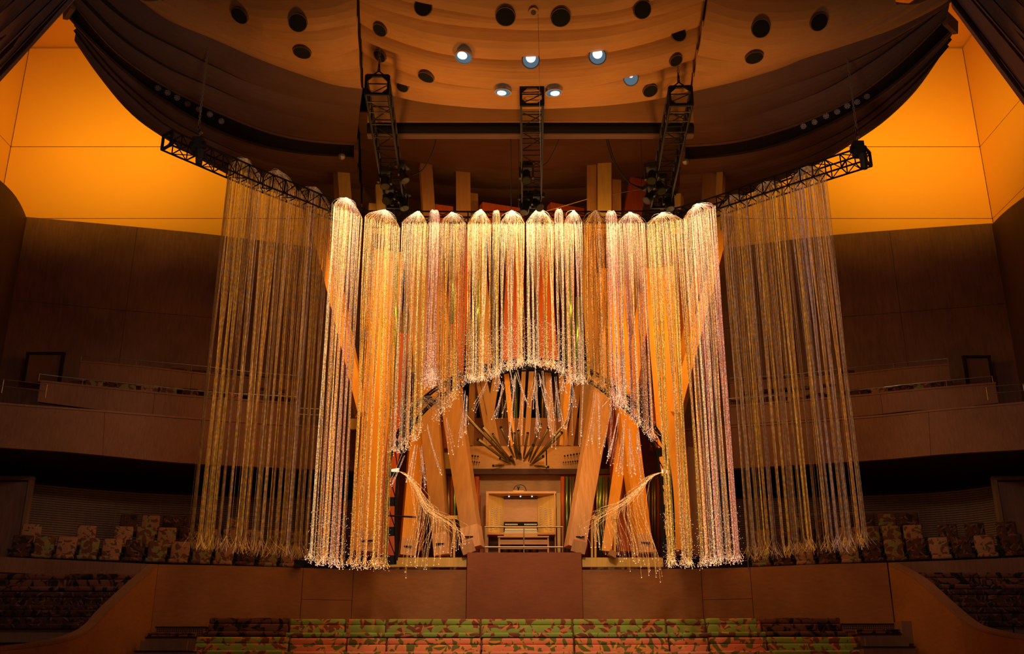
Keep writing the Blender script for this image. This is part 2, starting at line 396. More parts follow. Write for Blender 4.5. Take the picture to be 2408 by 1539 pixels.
bL2, AL2, BL2 = band('balcony_parapet', 'middle parapet of the left balcony with a row of seats behind it', [(95, 897), (200, 908), (330, 921), (480, 935), (700, 950)],
     [(70, 945), (200, 960), (330, 975), (480, 988), (700, 1000)], [26.3, 26.6, 27.0, 27.4, 28.0], 'wall', cuts=(0.45,))
bR2, AR2, BR2 = band('balcony_parapet', 'middle parapet of the right balcony with a row of seats behind it', [(2341, 902), (2230, 911), (2120, 921), (2009, 932), (1715, 956)],
     [(2345, 948), (2230, 960), (2120, 968), (2009, 980), (1715, 1000)], [26.3, 26.6, 27.0, 27.4, 28.0], 'wall', cuts=(0.45,))
bL3, AL3, BL3 = band('balcony', 'broad sloping balcony front sweeping across the left side', [(-140, 932), (0, 950), (240, 968), (470, 986), (860, 1012)],
     [(-140, 1030), (0, 1047), (170, 1066), (464, 1087), (850, 1105)], [24.0, 24.8, 26.0, 27.0, 28.4], 'wall', cuts=(0.36, 0.6), lean=0.25, capdepth=1.2)
bR3, AR3, BR3 = band('balcony', 'broad sloping balcony front sweeping across the right side', [(2548, 932), (2408, 948), (2200, 966), (2013, 984), (1600, 1012)],
     [(2548, 1036), (2408, 1052), (2230, 1066), (2030, 1081), (1600, 1105)], [24.0, 24.8, 26.0, 27.0, 28.4], 'wall', cuts=(0.36, 0.6), lean=0.25, capdepth=1.2)
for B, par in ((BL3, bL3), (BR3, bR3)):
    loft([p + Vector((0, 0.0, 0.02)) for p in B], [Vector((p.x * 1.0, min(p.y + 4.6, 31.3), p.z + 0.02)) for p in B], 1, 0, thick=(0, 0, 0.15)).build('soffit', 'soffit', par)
# lower deck back wall of fine slats, and its dark head
def lower_wall(name, pts, Y):
    r = struct(name); n = 25
    A = pline(pts, Y, n); zt = A[0].z + 0.2
    A = [Vector((p.x, p.y, zt)) for p in A]
    loft(A, [Vector((p.x, p.y, zt - 5)) for p in A], 1, 0, thick=(0, 0.15, 0)).build('backing', 'joint', r)
    loft([p + Vector((0, -.03, 0)) for p in A], [p + Vector((0, -.03, -0.35)) for p in A], 1, 0, thick=(0, 0.02, 0)).build('header', 'black', r)
    mb = MB(); z = zt - 0.42
    for k in range(26):
        a = [Vector((p.x, p.y - 0.03, z)) for p in A]; b = [Vector((p.x, p.y - 0.03, z - 0.048)) for p in A]
        q = loft(a, b, 1, 0, thick=(0, 0.03, 0)); mb.add(q.v, q.f); z -= 0.062
    mb.build('slats', 'slat', r, kind='stuff')
lower_wall('wall_left_lower', [(-150, 1100), (0, 1105), (250, 1115), (464, 1126), (860, 1136)], [26.5, 27.2, 28.6, 29.4, 30.2])
lower_wall('wall_right_lower', [(2560, 1100), (2408, 1110), (2250, 1118), (2048, 1124), (1590, 1136)], [26.5, 27.2, 28.6, 29.4, 30.2])
def side_door(name, x0, x1, Y):
    r = struct(name); a = P(x0, 1130, Y); b = P(x1, 1130, Y); zb = a.z - 2.2
    cx = (a.x + b.x) / 2; wd = abs(b.x - a.x)
    MB().box((cx, Y, (a.z + zb) / 2), (wd - .16, 0.06, a.z - zb - .1)).build('door_leaf', 'walldark', r)
    for s in (-1, 1): MB().box((cx + s * wd / 2, Y - .02, (a.z + zb) / 2), (.1, .16, a.z - zb)).build('jamb', 'slat', r)
    MB().box((cx, Y - .02, a.z + .04), (wd + .1, .16, .1)).build('lintel', 'slat', r)
side_door('door_1', -20, 76, 26.9); side_door('door_2', 2336, 2430, 26.9)
def wall_door(name, x0, x1, y0, y1, Y):
    r = struct(name); a = P(x0, y0, Y); b = P(x1, y1, Y)
    cx = (a.x + b.x) / 2; wd = abs(b.x - a.x); h = a.z - b.z
    MB().box((cx, Y, (a.z + b.z) / 2), (wd, 0.06, h)).build('door_leaf', 'wall', r)
    for s in (-1, 1): MB().box((cx + s * wd / 2, Y - .03, (a.z + b.z) / 2), (.07, .1, h)).build('jamb', 'joint', r)
    MB().box((cx, Y - .03, a.z + .03), (wd + .1, .1, .07)).build('lintel', 'joint', r)
wall_door('door_3', 68, 140, 835, 900, 28.8); wall_door('door_4', 2266, 2334, 843, 905, 28.8)

# ---- terrace front walls (the long timber wall behind the benches)
n = 49
def front_wall(name, tops, Ys, cuts, hseg):
    r = struct(name); A = pline(tops, Ys, n); zb = -0.6
    cs = [0] + [int(round(c * (n - 1))) for c in cuts] + [n - 1]; g = 0.007
    for k, (i0, i1) in enumerate(zip(cs[:-1], cs[1:])):
        segs = [(0, None)] if k != hseg else [(0, 0.75), (0.76, None)]
        for h0, h1 in segs:
            a = [p - Vector((0, 0, h0)) for p in A[i0:i1 + 1]]
            b = [Vector((p.x, p.y, zb if h1 is None else p.z - h1)) for p in A[i0:i1 + 1]]
            dx = (a[-1] - a[0]).normalized() * g
            a[0] = a[0] + dx; b[0] = b[0] + dx; a[-1] = a[-1] - dx; b[-1] = b[-1] - dx
            loft(a, b, 1, 0, thick=(0, 0.2, 0)).build('panel', 'front', r)
    loft([p + Vector((0, .19, -.02)) for p in A], [Vector((p.x, p.y + .19, zb)) for p in A], 1, 0, thick=(0, 0.05, 0)).build('backing', 'joint', r)
    return A
FL = front_wall('wall_front_left', [(372, 1328), (530, 1331), (700, 1336), (830, 1339), (1099, 1341)], [25.3, 25.6, 25.9, 26.0, 26.0], (0.455, 0.615), 1)
FR = front_wall('wall_front_right', [(2086, 1324), (1930, 1328), (1762, 1335), (1640, 1338), (1367, 1341)], [25.3, 25.6, 25.9, 26.0, 26.0], (0.445, 0.61), 1)
# the pedestal under the console
r = struct('wall_center'); a = P(1099, 1300, 25.75); b = P(1367, 1300, 25.75)
MB().box(((a.x + b.x) / 2, 26.6, (a.z - 0.6) / 2), (b.x - a.x, 1.7, a.z + 0.6)).build('panel', 'pedestal', r)
# low deck parapets beyond the ramps
for nm, pts in (('wall_left_deck', [(353, 1327), (200, 1320), (0, 1310), (-160, 1302)]), ('wall_right_deck', [(2105, 1323), (2250, 1318), (2408, 1311), (2560, 1304)])):
    r = struct(nm); A = pline(pts, [25.3, 25.2, 25.1, 25.0], 21)
    loft(A, [p - Vector((0, 0, 0.36)) for p in A], 1, 0, thick=(0, 0.2, 0)).build('panel', 'wall', r)
    loft([p + Vector((0, .05, -.36)) for p in A], [p + Vector((0, .05, -2.9)) for p in A], 1, 0, thick=(0, 0.1, 0)).build('panel', 'slat', r)
# ramp walls that sweep down towards the stage
def ramp(name, outer, inner, Ys):
    r = struct(name); m_ = 25
    A = pline(outer, Ys, m_); I = pline(inner, [y - 0 for y in Ys], m_)
    I = [Vector((a.x + (-.26 if a.x < 0 else .26), a.y + 0.10, a.z + 0.02)) for a in A]
    loft(A, I, 1, 0, thick=(0, 0, -0.06)).build('cap', 'wall', r)
    B = [Vector((p.x, p.y, -1.45)) for p in A]
    cut = 10
    for i0, i1 in ((0, cut), (cut, m_ - 1)):
        a = A[i0:i1 + 1]; b = B[i0:i1 + 1]
        if i0: a = [a[0].lerp(a[1], .02)] + a[1:]; b = [b[0].lerp(b[1], .02)] + b[1:]
        loft([p - Vector((0, 0, .05)) for p in a], b, 2, 0, thick=((-.2 if A[0].x < 0 else .2), 0.1, 0)).build('panel', 'front', r)
ramp('wall_left_ramp', [(372, 1328), (314, 1378), (250, 1439), (214, 1478), (143, 1506), (0, 1525), (-200, 1545)],
     [(353, 1327), (300, 1375), (250, 1425), (193, 1487), (125, 1494), (0, 1496), (-200, 1500)], [25.3, 24.0, 22.9, 22.2, 20.5, 18.9, 17.4])
ramp('wall_right_ramp', [(2088, 1324), (2155, 1361), (2227, 1425), (2280, 1468), (2334, 1486), (2408, 1499), (2600, 1520)],
     [(2110, 1325), (2170, 1360), (2240, 1420), (2290, 1460), (2334, 1480), (2408, 1490), (2600, 1510)], [25.3, 24.0, 22.9, 22.2, 20.5, 19.2, 17.4])
# floor of the stage and platforms of the decks
r = struct('floor'); MB().box((0, 12, -1.55), (44, 40, 0.2)).build('stage_boards', 'floor', r)
MB().box((0.3, 28.2, 1.95), (24, 3.8, 0.5)).build('deck_platform', 'slat', r)
MB().box((-13.5, 26.5, 1.3), (9, 4, 0.5)).build('deck_platform', 'slat', r); MB().box((13.5, 26.5, 1.3), (9, 4, 0.5)).build('deck_platform', 'slat', r)
# wall behind the organ
r = struct('wall_back'); MB().box((0.4, 31.6, 8.5), (13.5, 0.3, 14.5)).build('panel', 'redwall', r)
MB().box((0, 33.2, 11), (48, 0.2, 26)).build('light_block_shell', 'black', r); MB().box((0, 26, 23.2), (48, 15, 0.2)).build('light_block_roof', 'black', r)  # black shell and roof added to block world light at the gaps

# ================================================================= CEILING
ceil = struct('ceiling'); bvv, bvf = [], []
def cpanel(A, B, m='sail', sag=0.12, lip=0.13, thick=(0, 0.04, 0.07)):
    mb = loft(A, B, 5, sag, off=(0, 0.04, lip), thick=thick)
    k = len(bvv); bvv.extend(Vector(v) for v in mb.v); bvf.extend(tuple(i + k for i in f) for f in mb.f)
    return mb.build('sail_panel', m, ceil, smooth=False)
N = 41
cen = [([(838, -150), (960, -115), (1245, -85), (1530, -115), (1672, -150)], 15.4),
       ([(840, -40), (960, 5), (1157, 41), (1265, 42), (1420, 30), (1540, 0), (1668, -50)], 16.1),
       ([(842, 0), (907, 24), (1050, 57), (1247, 71), (1408, 64), (1560, 32), (1660, 0)], 16.4),
       ([(846, 54), (907, 86), (1014, 121), (1111, 136), (1229, 141), (1386, 130), (1515, 104), (1650, 60)], 17.0),
       ([(848, 90), (920, 122), (1032, 154), (1157, 166), (1282, 168), (1408, 157), (1560, 128), (1644, 98)], 17.2),
       ([(850, 122), (896, 148), (1014, 189), (1122, 206), (1229, 213), (1372, 206), (1550, 166), (1638, 138)], 17.75),
       ([(852, 160), (943, 198), (1050, 220), (1157, 227), (1247, 229), (1408, 218), (1540, 195), (1630, 170)], 18.0),
       ([(855, 207), (979, 238), (1122, 254), (1247, 257), (1408, 250), (1540, 234), (1622, 214)], 18.6)]
CL = [pline(p, y, N) for p, y in cen]
for k in range(len(CL) - 1): cpanel(CL[k], CL[k + 1], sag=0.10 if k in (0, 2, 4) else 0.04, lip=0.16 if k else 0)
left = [([(836, -150), (700, -130), (500, -180), (250, -290)], 15.4),
        ([(838, -40), (750, -10), (518, -20), (400, -120)], 16.1),
        ([(839, 54), (733, 73), (643, 70), (586, 57), (400, -30)], 16.6),
        ([(844, 114), (786, 134), (715, 132), (608, 111), (493, 66), (380, 10)], 17.3),
        ([(846, 159), (768, 168), (679, 147), (536, 96), (393, 38), (320, -5)], 17.9),
        ([(850, 209), (786, 200), (715, 178), (608, 139), (493, 88), (393, 46), (329, 0), (250, -60)], 18.7)]
right = [([(1676, -150), (1800, -130), (2000, -180), (2250, -290)], 15.4),
         ([(1672, -40), (1760, -10), (1980, -20), (2100, -110)], 16.1),
         ([(1654, 64), (1740, 84), (1800, 85), (1880, 78), (2000, 40), (2100, -20)], 16.6),
         ([(1640, 130), (1720, 144), (1800, 141), (1900, 115), (2000, 80), (2110, 20)], 17.3),
         ([(1632, 184), (1700, 186), (1800, 160), (1950, 112), (2090, 55), (2180, 0)], 17.9),
         ([(1626, 216), (1727, 193), (1834, 161), (1905, 132), (1995, 104), (2084, 75), (2156, 43), (2227, 4), (2290, -50)], 18.7)]
for LR in (left, right):
    LL = [pline(p, y, N) for p, y in LR]
    for k in range(len(LL) - 1): cpanel(LL[k], LL[k + 1], sag=0.10, lip=0.16 if k else 0)
# dark sails behind: line, depth at the inner end, depth at the outer end
dl = [([(852, 205), (786, 196), (715, 174), (608, 135), (493, 82), (393, 40), (329, -6), (270, -60)], 19.0, 19.0),
      ([(846, 255), (720, 235), (600, 200), (500, 154), (429, 118), (322, 62), (243, 0), (210, -40)], 20.6, 19.4),
      ([(842, 296), (720, 280), (600, 248), (500, 205), (393, 158), (286, 88), (197, 0), (175, -30)], 22.0, 19.8),
      ([(838, 337), (740, 330), (643, 312), (536, 272), (393, 204), (286, 132), (222, 68), (172, 6)], 23.6, 20.2),
      ([(838, 370), (720, 364), (608, 344), (500, 305), (393, 243), (297, 173), (214, 96), (154, 32)], 25.0, 21.0),
      ([(842, 410), (720, 400), (600, 372), (500, 332), (393, 275), (279, 179), (200, 84), (180, 60)], 26.2, 21.4),
      ([(846, 446), (720, 425), (600, 396), (500, 352), (422, 312), (357, 268), (250, 165), (179, 73)], 27.2, 21.8),
      ([(850, 515), (779, 497), (700, 474), (625, 447), (536, 411), (386, 325), (304, 264), (229, 175), (175, 96)], 29.0, 22.2)]
dr = [([(1624, 212), (1727, 190), (1834, 158), (1905, 129), (1995, 101), (2084, 72), (2156, 40), (2227, 0), (2290, -50)], 19.0, 19.0),
      ([(1616, 262), (1740, 238), (1860, 200), (1960, 162), (2060, 115), (2150, 60), (2215, 15), (2240, -20)], 20.6, 19.4),
      ([(1612, 300), (1720, 288), (1840, 250), (1940, 210), (2040, 150), (2130, 85), (2200, 30), (2240, -10)], 22.0, 19.8),
      ([(1606, 342), (1709, 334), (1798, 315), (1905, 279), (2013, 225), (2120, 143), (2223, 43)], 23.6, 20.2),
      ([(1602, 376), (1691, 370), (1798, 352), (1905, 315), (2013, 261), (2120, 186), (2247, 66)], 25.0, 21.0),
      ([(1600, 412), (1700, 404), (1800, 380), (1905, 345), (2013, 290), (2120, 205), (2180, 150), (2232, 92)], 26.2, 21.4),
      ([(1598, 446), (1700, 432), (1800, 405), (1905, 368), (2013, 308), (2100, 240), (2170, 172), (2225, 108)], 27.2, 21.8),
      ([(1590, 515), (1680, 478), (1780, 446), (1920, 388), (2013, 332), (2084, 282), (2156, 211), (2221, 118)], 29.0, 22.2)]
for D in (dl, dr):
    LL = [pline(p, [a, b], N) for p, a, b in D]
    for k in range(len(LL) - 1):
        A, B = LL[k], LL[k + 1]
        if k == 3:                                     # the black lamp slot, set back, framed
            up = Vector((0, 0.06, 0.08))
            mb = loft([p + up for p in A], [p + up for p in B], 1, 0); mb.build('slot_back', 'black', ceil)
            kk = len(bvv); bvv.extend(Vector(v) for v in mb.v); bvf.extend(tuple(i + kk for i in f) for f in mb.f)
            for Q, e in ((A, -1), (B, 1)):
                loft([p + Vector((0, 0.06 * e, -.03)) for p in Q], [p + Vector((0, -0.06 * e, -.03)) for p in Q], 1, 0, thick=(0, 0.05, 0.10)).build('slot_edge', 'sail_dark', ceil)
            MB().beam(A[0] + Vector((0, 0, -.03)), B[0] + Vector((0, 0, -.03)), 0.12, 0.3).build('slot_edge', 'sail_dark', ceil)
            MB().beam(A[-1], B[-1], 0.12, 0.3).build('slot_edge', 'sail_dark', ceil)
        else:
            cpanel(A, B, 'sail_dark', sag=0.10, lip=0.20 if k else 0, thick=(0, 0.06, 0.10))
            if k in (1, 2, 5, 6):
                MB().tube([p + Vector((0, -.02, .03)) for p in A[6:]], 0.02, 5, 0.085).build('groove_shade', 'joint', ceil, smooth=True)  # dark tube stands in for the shade inside the groove
# centre rear sail
cs_ = [([(842, 262), (1000, 268), (1240, 272), (1480, 268), (1640, 262)], 23.0), ([(846, 312), (1000, 335), (1240, 345), (1480, 335), (1620, 312)], 24.6),
       ([(848, 350), (1000, 385), (1240, 400), (1480, 385), (1612, 350)], 26.6), ([(850, 400), (1000, 432), (1240, 446), (1480, 432), (1606, 400)], 28.6),
       ([(852, 440), (1000, 474), (1240, 490), (1480, 474), (1602, 440)], 30.0), ([(852, 520), (1000, 530), (1240, 536), (1480, 530), (1600, 520)], 31.4)]
LL = [pline(p, y, N) for p, y in cs_]
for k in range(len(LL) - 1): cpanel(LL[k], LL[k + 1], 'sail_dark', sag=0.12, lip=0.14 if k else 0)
# near corner sails
def near_sail(lines, Ya, Yb):
    lines = [((x0, y0), (x0 + (x1 - x0) * 1.8, y0 + (y1 - y0) * 1.8)) for (x0, y0), (x1, y1) in lines]; Yb = Ya + (Yb - Ya) * 1.7
    LL = [[P(x0, y0, Ya), P((x0 + x1) / 2, (y0 + y1) / 2, (Ya + Yb) / 2), P(x1, y1, Yb)] for (x0, y0), (x1, y1) in lines]
    LL = [resample(l, 9) for l in LL]
    for k in range(len(LL) - 1):
        cpanel(LL[k + 1], LL[k], 'sail_near', sag=0.03, lip=0.14, thick=(0, 0.03, 0.08))
        if k: MB().tube([p + Vector((0, -.02, 0)) for p in LL[k]], 0.06, 5).build('groove_shade', 'joint', ceil, smooth=True)  # painted shade: dark tube laid along each groove line
near_sail([((190, -16), (-30, 226)), ((176, -16), (-30, 202)), ((148, -16), (-30, 162)), ((112, -16), (-30, 116)), ((63, -16), (-30, 70)), ((10, -16), (-30, 20))], 17.5, 14.0)
near_sail([((2240, 20), (2440, 292)), ((2240, 0), (2440, 262)), ((2262, -30), (2440, 178)), ((2300, -30), (2440, 125)), ((2350, -30), (2440, 60)), ((2400, -30), (2440, 10))], 17.5, 14.0)
bvh = BVHTree.FromPolygons(bvv, bvf)
def on_ceiling(px, py, default=17.0):
    d = ray(px, py).normalized(); h = bvh.ray_cast(Vector((0, 0, 0)), d)
    if h[0] is None: return P(px, py, default), -d
    nn = h[1] if h[1].dot(d) < 0 else -h[1]
    return h[0], nn
# dark seams between the three lit sails
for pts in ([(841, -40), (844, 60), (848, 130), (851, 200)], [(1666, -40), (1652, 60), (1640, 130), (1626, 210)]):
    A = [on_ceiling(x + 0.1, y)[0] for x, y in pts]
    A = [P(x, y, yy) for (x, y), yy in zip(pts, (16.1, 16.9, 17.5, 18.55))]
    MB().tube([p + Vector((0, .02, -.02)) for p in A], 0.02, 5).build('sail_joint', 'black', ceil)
# beam across the back edge with black bar
bm0 = thing('ceiling_beam', 'long brown timber beam above a black bar behind the three trusses', 'beam', P(1240, 270, 19.6))
a = P(866, 240, 19.6); b = P(1628, 240, 19.6); z0 = P(1240, 286, 19.6).z; z1 = P(1240, 311, 19.6).z; zt = P(1240, 200, 19.6).z
MB().box(((a.x + b.x) / 2, 19.75, (zt + z0) / 2), (b.x - a.x, 0.3, zt - z0)).build('timber_fascia', 'sail', bm0)
MB().tube([(a.x, 19.72, (z0 + z1) / 2), (b.x, 19.72, (z0 + z1) / 2)], (z0 - z1) / 2, 12).build('black_bar', 'black', bm0)
MB().box(((a.x + b.x) / 2, 19.75, z1 - .01), (b.x - a.x, 0.2, .03)).build('lip', 'sail_dark', bm0)

# downlights
names_dark = [((565, 34), .17, 'leftmost dark round lamp opening in the left sail'), ((701, 52), .17, 'dark round lamp opening in the left sail nearest its seam'),
    ((711, 120), .17, 'lowest dark round lamp opening in the left sail'), ((996, 16), .165, 'dark round opening at the top left of the middle sail'),
    ((1189, 37), .18, 'dark round opening just left of the small sensor'), ((1318, 39), .18, 'dark round opening just right of the small sensor'),
    ((1509, 22), .165, 'dark round opening at the top right of the middle sail'), ((1788, 66), .17, 'dark round lamp opening in the right sail nearest its seam'),
    ((1924, 50), .17, 'rightmost dark round lamp opening in the right sail'), ((1773, 132), .17, 'lowest dark round lamp opening in the right sail'),
    ((1595, 82), .14, 'dark opening above the right truss hook plate'), ((895, 68), .14, 'dark opening above the left truss hook plate'),
    ((895, 130), .13, 'dark opening behind the chain of the left truss'), ((1588, 140), .13, 'dark opening behind the chain of the right truss'),
    ((1003, 178), .16, 'dark opening between the left and middle trusses'), ((1528, 211), .15, 'thin dark opening beside the top of the right truss'),
    ((948, 202), .12, 'thin dark opening beside the top of the left truss')]
for (p, r_, lab) in names_dark:
    c, nn = on_ceiling(*p); c = c - ray(*p).normalized() * (.10 if p[0] in (996, 1509, 1595, 948) else .0); t = thing('recessed_downlight', lab, 'ceiling light', c, group='unlit ceiling openings')
    MB().disc(c + nn * .05, nn, r_, r_ + .012, 0.05, 24).build('trim_ring', 'sail_dark', t)
    MB().disc(c + nn * .045, nn, 0, r_, 0.04, 24).build('recess_shade', 'black', t)  # flat black disc painted as the shade inside the opening
    MB().disc(c + nn * .052 + Vector((0, 0, r_ * .25)), nn, 0, r_ * .45, 0.01, 14).build('lamp_glass', 'glass', t)
for (p, r_, lab, on) in [((1091, 130), .165, 'lit downlight left of the upper three', 1), ((1248, 143), .165, 'lit downlight directly above the middle truss', 1), ((1404, 134), .165, 'lit downlight right of the upper three', 1),
        ((1183, 211), .16, 'lit downlight just left of the middle truss end', 1), ((1302, 212), .16, 'lit downlight just right of the middle truss end', 1), ((1482, 184), .15, 'faintly lit downlight between middle and right trusses', 0)]:
    c, nn = on_ceiling(*p); c = c - ray(*p).normalized() * .10; t = thing('recessed_downlight', lab, 'ceiling light', c, group='lit ceiling downlights')
    MB().disc(c + nn * .065, nn, r_ * .94, r_ + .012, 0.06, 24).build('trim_ring', 'chrome', t)
    MB().disc(c + nn * .05, nn, 0, r_ * .95, 0.04, 24).build('reflector', 'lens_dim', t)
    up = Vector((0, 0, 1)) - nn * nn.z
    if up.length > .01: up.normalize()
    MB().disc(c + nn * .06 + up * r_ * .28, nn, 0, r_ * (.58 if on else .25), 0.01, 20).build('lens', 'lens_on', t)
c, nn = on_ceiling(1254, 27); t = thing('ceiling_sensor', 'small round sensor between two dark openings in the middle sail', 'sensor', c)
MB().disc(c + nn * .04, nn, .05, .095, 0.07, 20).build('ring', 'sail', t); MB().disc(c + nn * .05, nn, 0, .05, 0.08, 16).build('lens', 'glass', t)
# lamps in the side slots
slot_l = [(372, 206), (395, 217), (417, 229), (442, 243), (468, 256), (494, 268), (521, 284)]
slot_r = [(2038, 226), (2015, 239), (1992, 248), (1968, 262), (1942, 272), (1915, 286), (1889, 296)]
ordn = ['first', 'second', 'third', 'fourth', 'fifth', 'sixth', 'seventh', 'eighth', 'ninth', 'tenth', 'eleventh', 'twelfth', 'thirteenth', 'fourteenth', 'fifteenth', 'sixteenth', 'seventeenth', 'eighteenth', 'nineteenth', 'twentieth']
for side, L in (('left', slot_l), ('right', slot_r)):
    for k, p in enumerate(L):
        c, nn = on_ceiling(*p); c = c - ray(*p).normalized() * .16; nn = (nn * .3 - ray(*p).normalized()).normalized(); t = thing('slot_lamp', '%s small perforated lamp from the outer end of the %s black slot' % (ordn[k], side), 'lamp', c, group='lamps in the %s slot' % side)
        MB().disc(c + nn * .05, nn, 0, .075, 0.05, 16).build('housing', 'blackplastic', t)
        for ring, cnt in ((0.0, 1), (.032, 6), (.06, 10)):
            for q in range(cnt):
                qq = nn.to_track_quat('Z', 'Y') @ Vector((ring * cos(6.283 * q / cnt), ring * sin(6.283 * q / cnt), 0))
                MB().disc(c + nn * .06 + qq, nn, 0, .0095, 0.01, 6).build('bulb', 'mesh_lamp', t)
for p, side in (((802, 349), 'left'), ((1614, 361), 'right')):
    c, nn = on_ceiling(*p); c = c + nn * .22; t = thing('globe_lamp', 'pale round globe lamp at the inner end of the %s black slot' % side, 'lamp', c)
    bm = bmesh.new(); bmesh.ops.create_icosphere(bm, subdivisions=2, radius=.10); bmobj('globe', bm, 'mesh_lamp', t)
    MB().tube([c, c + Vector((0, 0, .3))], .008, 5).build('rod', 'chain', t)

# ================================================================= TRUSSES
def chain(mb, a, b, link=.07, r=.007):
    a, b = Vector(a), Vector(b); L = (b - a).length; k = max(2, int(L / link)); d = (b - a).normalized()
    for i in range(k):
        p = a.lerp(b, (i + .5) / k); s = Vector((1, 0, 0)) if i % 2 else Vector((0, 1, 0))
        for e in (-1, 1): mb.beam(p - d * link * .55 + s * e * .018, p + d * link * .55 + s * e * .018, r * 2, r * 2)
def truss(label, path, w=.42, h=.42, bays=9, hang=None, hooked=True):
    path = [Vector(p) for p in path]
    t = thing('lighting_truss', label, 'truss', path[0]); K = bays + 1
    Q = resample(path, K); fr = []
    for i in range(K):
        d = (Q[min(i + 1, K - 1)] - Q[max(i - 1, 0)]).normalized(); s = d.cross(Vector((0, 0, 1))).normalized(); u = s.cross(d)
        fr.append([Q[i] + s * a * w / 2 + u * b * h / 2 for a, b in ((-1, -1), (1, -1), (1, 1), (-1, 1))])
    for c in range(4): MB().tube([f[c] for f in fr], .024, 6).build('chord', 'steel', t)
    for i in range(K):
        for c in range(4): MB().tube([fr[i][c], fr[i][(c + 1) % 4]], .015, 5).build('cross_tube', 'steel', t)
    for i in range(K - 1):
        for c in range(4):
            a, b = (fr[i][c], fr[i + 1][(c + 1) % 4]) if i % 2 else (fr[i][(c + 1) % 4], fr[i + 1][c])
            if c in (1, 3) or i % 2: MB().tube([a, b], .012, 5).build('brace', 'steel', t)
    # end frames with gusset plates
    for e, f in ((0, fr[0]), (1, fr[-1])):
        cc = sum(f, Vector()) / 4
        for c in range(4):
            p = f[c]; q1 = p.lerp(f[(c + 1) % 4], .36); q2 = p.lerp(f[(c + 3) % 4], .36)
            nn = (f[1] - f[0]).cross(f[3] - f[0]).normalized() * .012
            MB().add([p - nn, q1 - nn, q2 - nn, p + nn, q1 + nn, q2 + nn], [(0, 1, 2), (5, 4, 3), (0, 3, 4, 1), (1, 4, 5, 2), (2, 5, 3, 0)]).build('gusset_plate', 'steel', t)
            MB().beam(f[c], f[(c + 1) % 4], .05, .05).build('end_bar', 'steel', t)
    return t, fr
def hang_chain(label, top, bot, ring=True):
    t = thing('hoist_chain', label, 'chain', bot); mb = MB(); chain(mb, bot, top); mb.build('links', 'chain', t, kind='stuff')
    MB().tube([bot, bot + Vector((0, 0, .22))], .03, 6, .015).build('hook', 'steel', t)
    if ring:
        MB().disc(top + Vector((0, 0, -.02)), (0, -.5, -1), .05, .11, .02, 16).build('ceiling_ring', 'sail', t)
        MB().tube([top + Vector((0, 0, .05)), top + Vector((0, 0, -.12))], .03, 6).build('ferrule', 'chain', t)
tt = {}
for nm, n0, n1, lab in (('l', (887, 200), (930, 470), 'left of the three black box trusses reaching back to the fibres'),
                        ('c', (1251, 226), (1250, 470), 'middle of the three black box trusses reaching back to the fibres'),
                        ('r', (1601, 226), (1551, 470), 'right of the three black box trusses reaching back to the fibres')):
    a = PZ(*n0, 11.2); b = PZ(*n1, 11.2); tt[nm] = truss(lab, [a, b], .44, .42, 11)
    mb = MB()
for nm, px, py, lab in (('l', 893, 108, 'chain holding up the left truss'), ('c', 1247, 180, 'short chain holding up the middle truss'), ('r', 1597, 117, 'chain holding up the right truss')):
    fr = tt[nm][1]; cc = sum(fr[0], Vector()) / 4 + Vector((0, .12, 0)); c, nn = on_ceiling(px, py)
    top = Vector((cc.x, cc.y, P(px, py, cc.y).z)); peak = cc + Vector((0, 0, .40))
    hang_chain(lab + ' from a ceiling ring', top, peak)
    for c2 in (2, 3): MB().tube([fr[0][c2] + Vector((0, .12, 0)), peak], .014, 5).build('bridle', 'steel', tt[nm][0])
# side trusses and the long one that carries the curtain
ZB = 11.0
lp = [PZ(393, 330, ZB), PZ(480, 368, ZB), PZ(600, 420, ZB), PZ(700, 460, ZB), PZ(790, 496, ZB), PZ(850, 512, ZB)]
tl = truss('long left side truss rising to the left over the yellow wall', lp, .34, .34, 16)
rp_ = [PZ(2040, 368, ZB), PZ(1940, 400, ZB), PZ(1820, 440, ZB), PZ(1720, 474, ZB), PZ(1640, 500, ZB), PZ(1590, 512, ZB)]
tr = truss('long right side truss rising to the right over the yellow wall', rp_, .34, .34, 16)
mt = truss('long horizontal truss along the crowns of the fibre curtain', [P(850, 516, 22.7), P(1240, 518, 22.7), P(1600, 516, 22.7)], .3, .3, 20)
for p0, p1, lab in (((466, 310), (497, 78), 'long thin chain down to the left side truss'), ((2016, 318), (1978, 98), 'long thin chain down to the right side truss')):
    b = PZ(p0[0], p0[1], 11.4); hang_chain(lab, Vector((b.x, b.y, P(p1[0], p1[1], b.y).z)), b, False)
# chain hoists on the side trusses and moving heads and hoists behind the three trusses
def hoist(label, c, s=1.0):
    t = thing('chain_hoist', label, 'hoist', c)
    MB().box(c, (.22 * s, .2 * s, .34 * s)).build('motor_body', 'blackplastic', t)
    MB().tube([c + Vector((-.16 * s, 0, 0)), c + Vector((.16 * s, 0, 0))], .09 * s, 10).build('motor_drum', 'steel', t)
    MB().tube([c + Vector((0, 0, .16 * s)), c + Vector((0.01, 0, .30 * s)), c + Vector((.03, 0, .33 * s)), c + Vector((.06, 0, .30 * s))], .02, 6).build('hook', 'chain', t)
    MB().tube([c + Vector((.06, -.05, -.15 * s)), c + Vector((.07, -.06, -.3 * s)), c + Vector((.07, -.06, -.5 * s))], .10 * s, 9, .06 * s).build('chain_bag', 'blackplastic', t)
hoist('black chain hoist on the outer end of the left side truss', PZ(466, 342, 11.1)); hoist('black chain hoist on the outer end of the right side truss', PZ(2018, 352, 11.1))
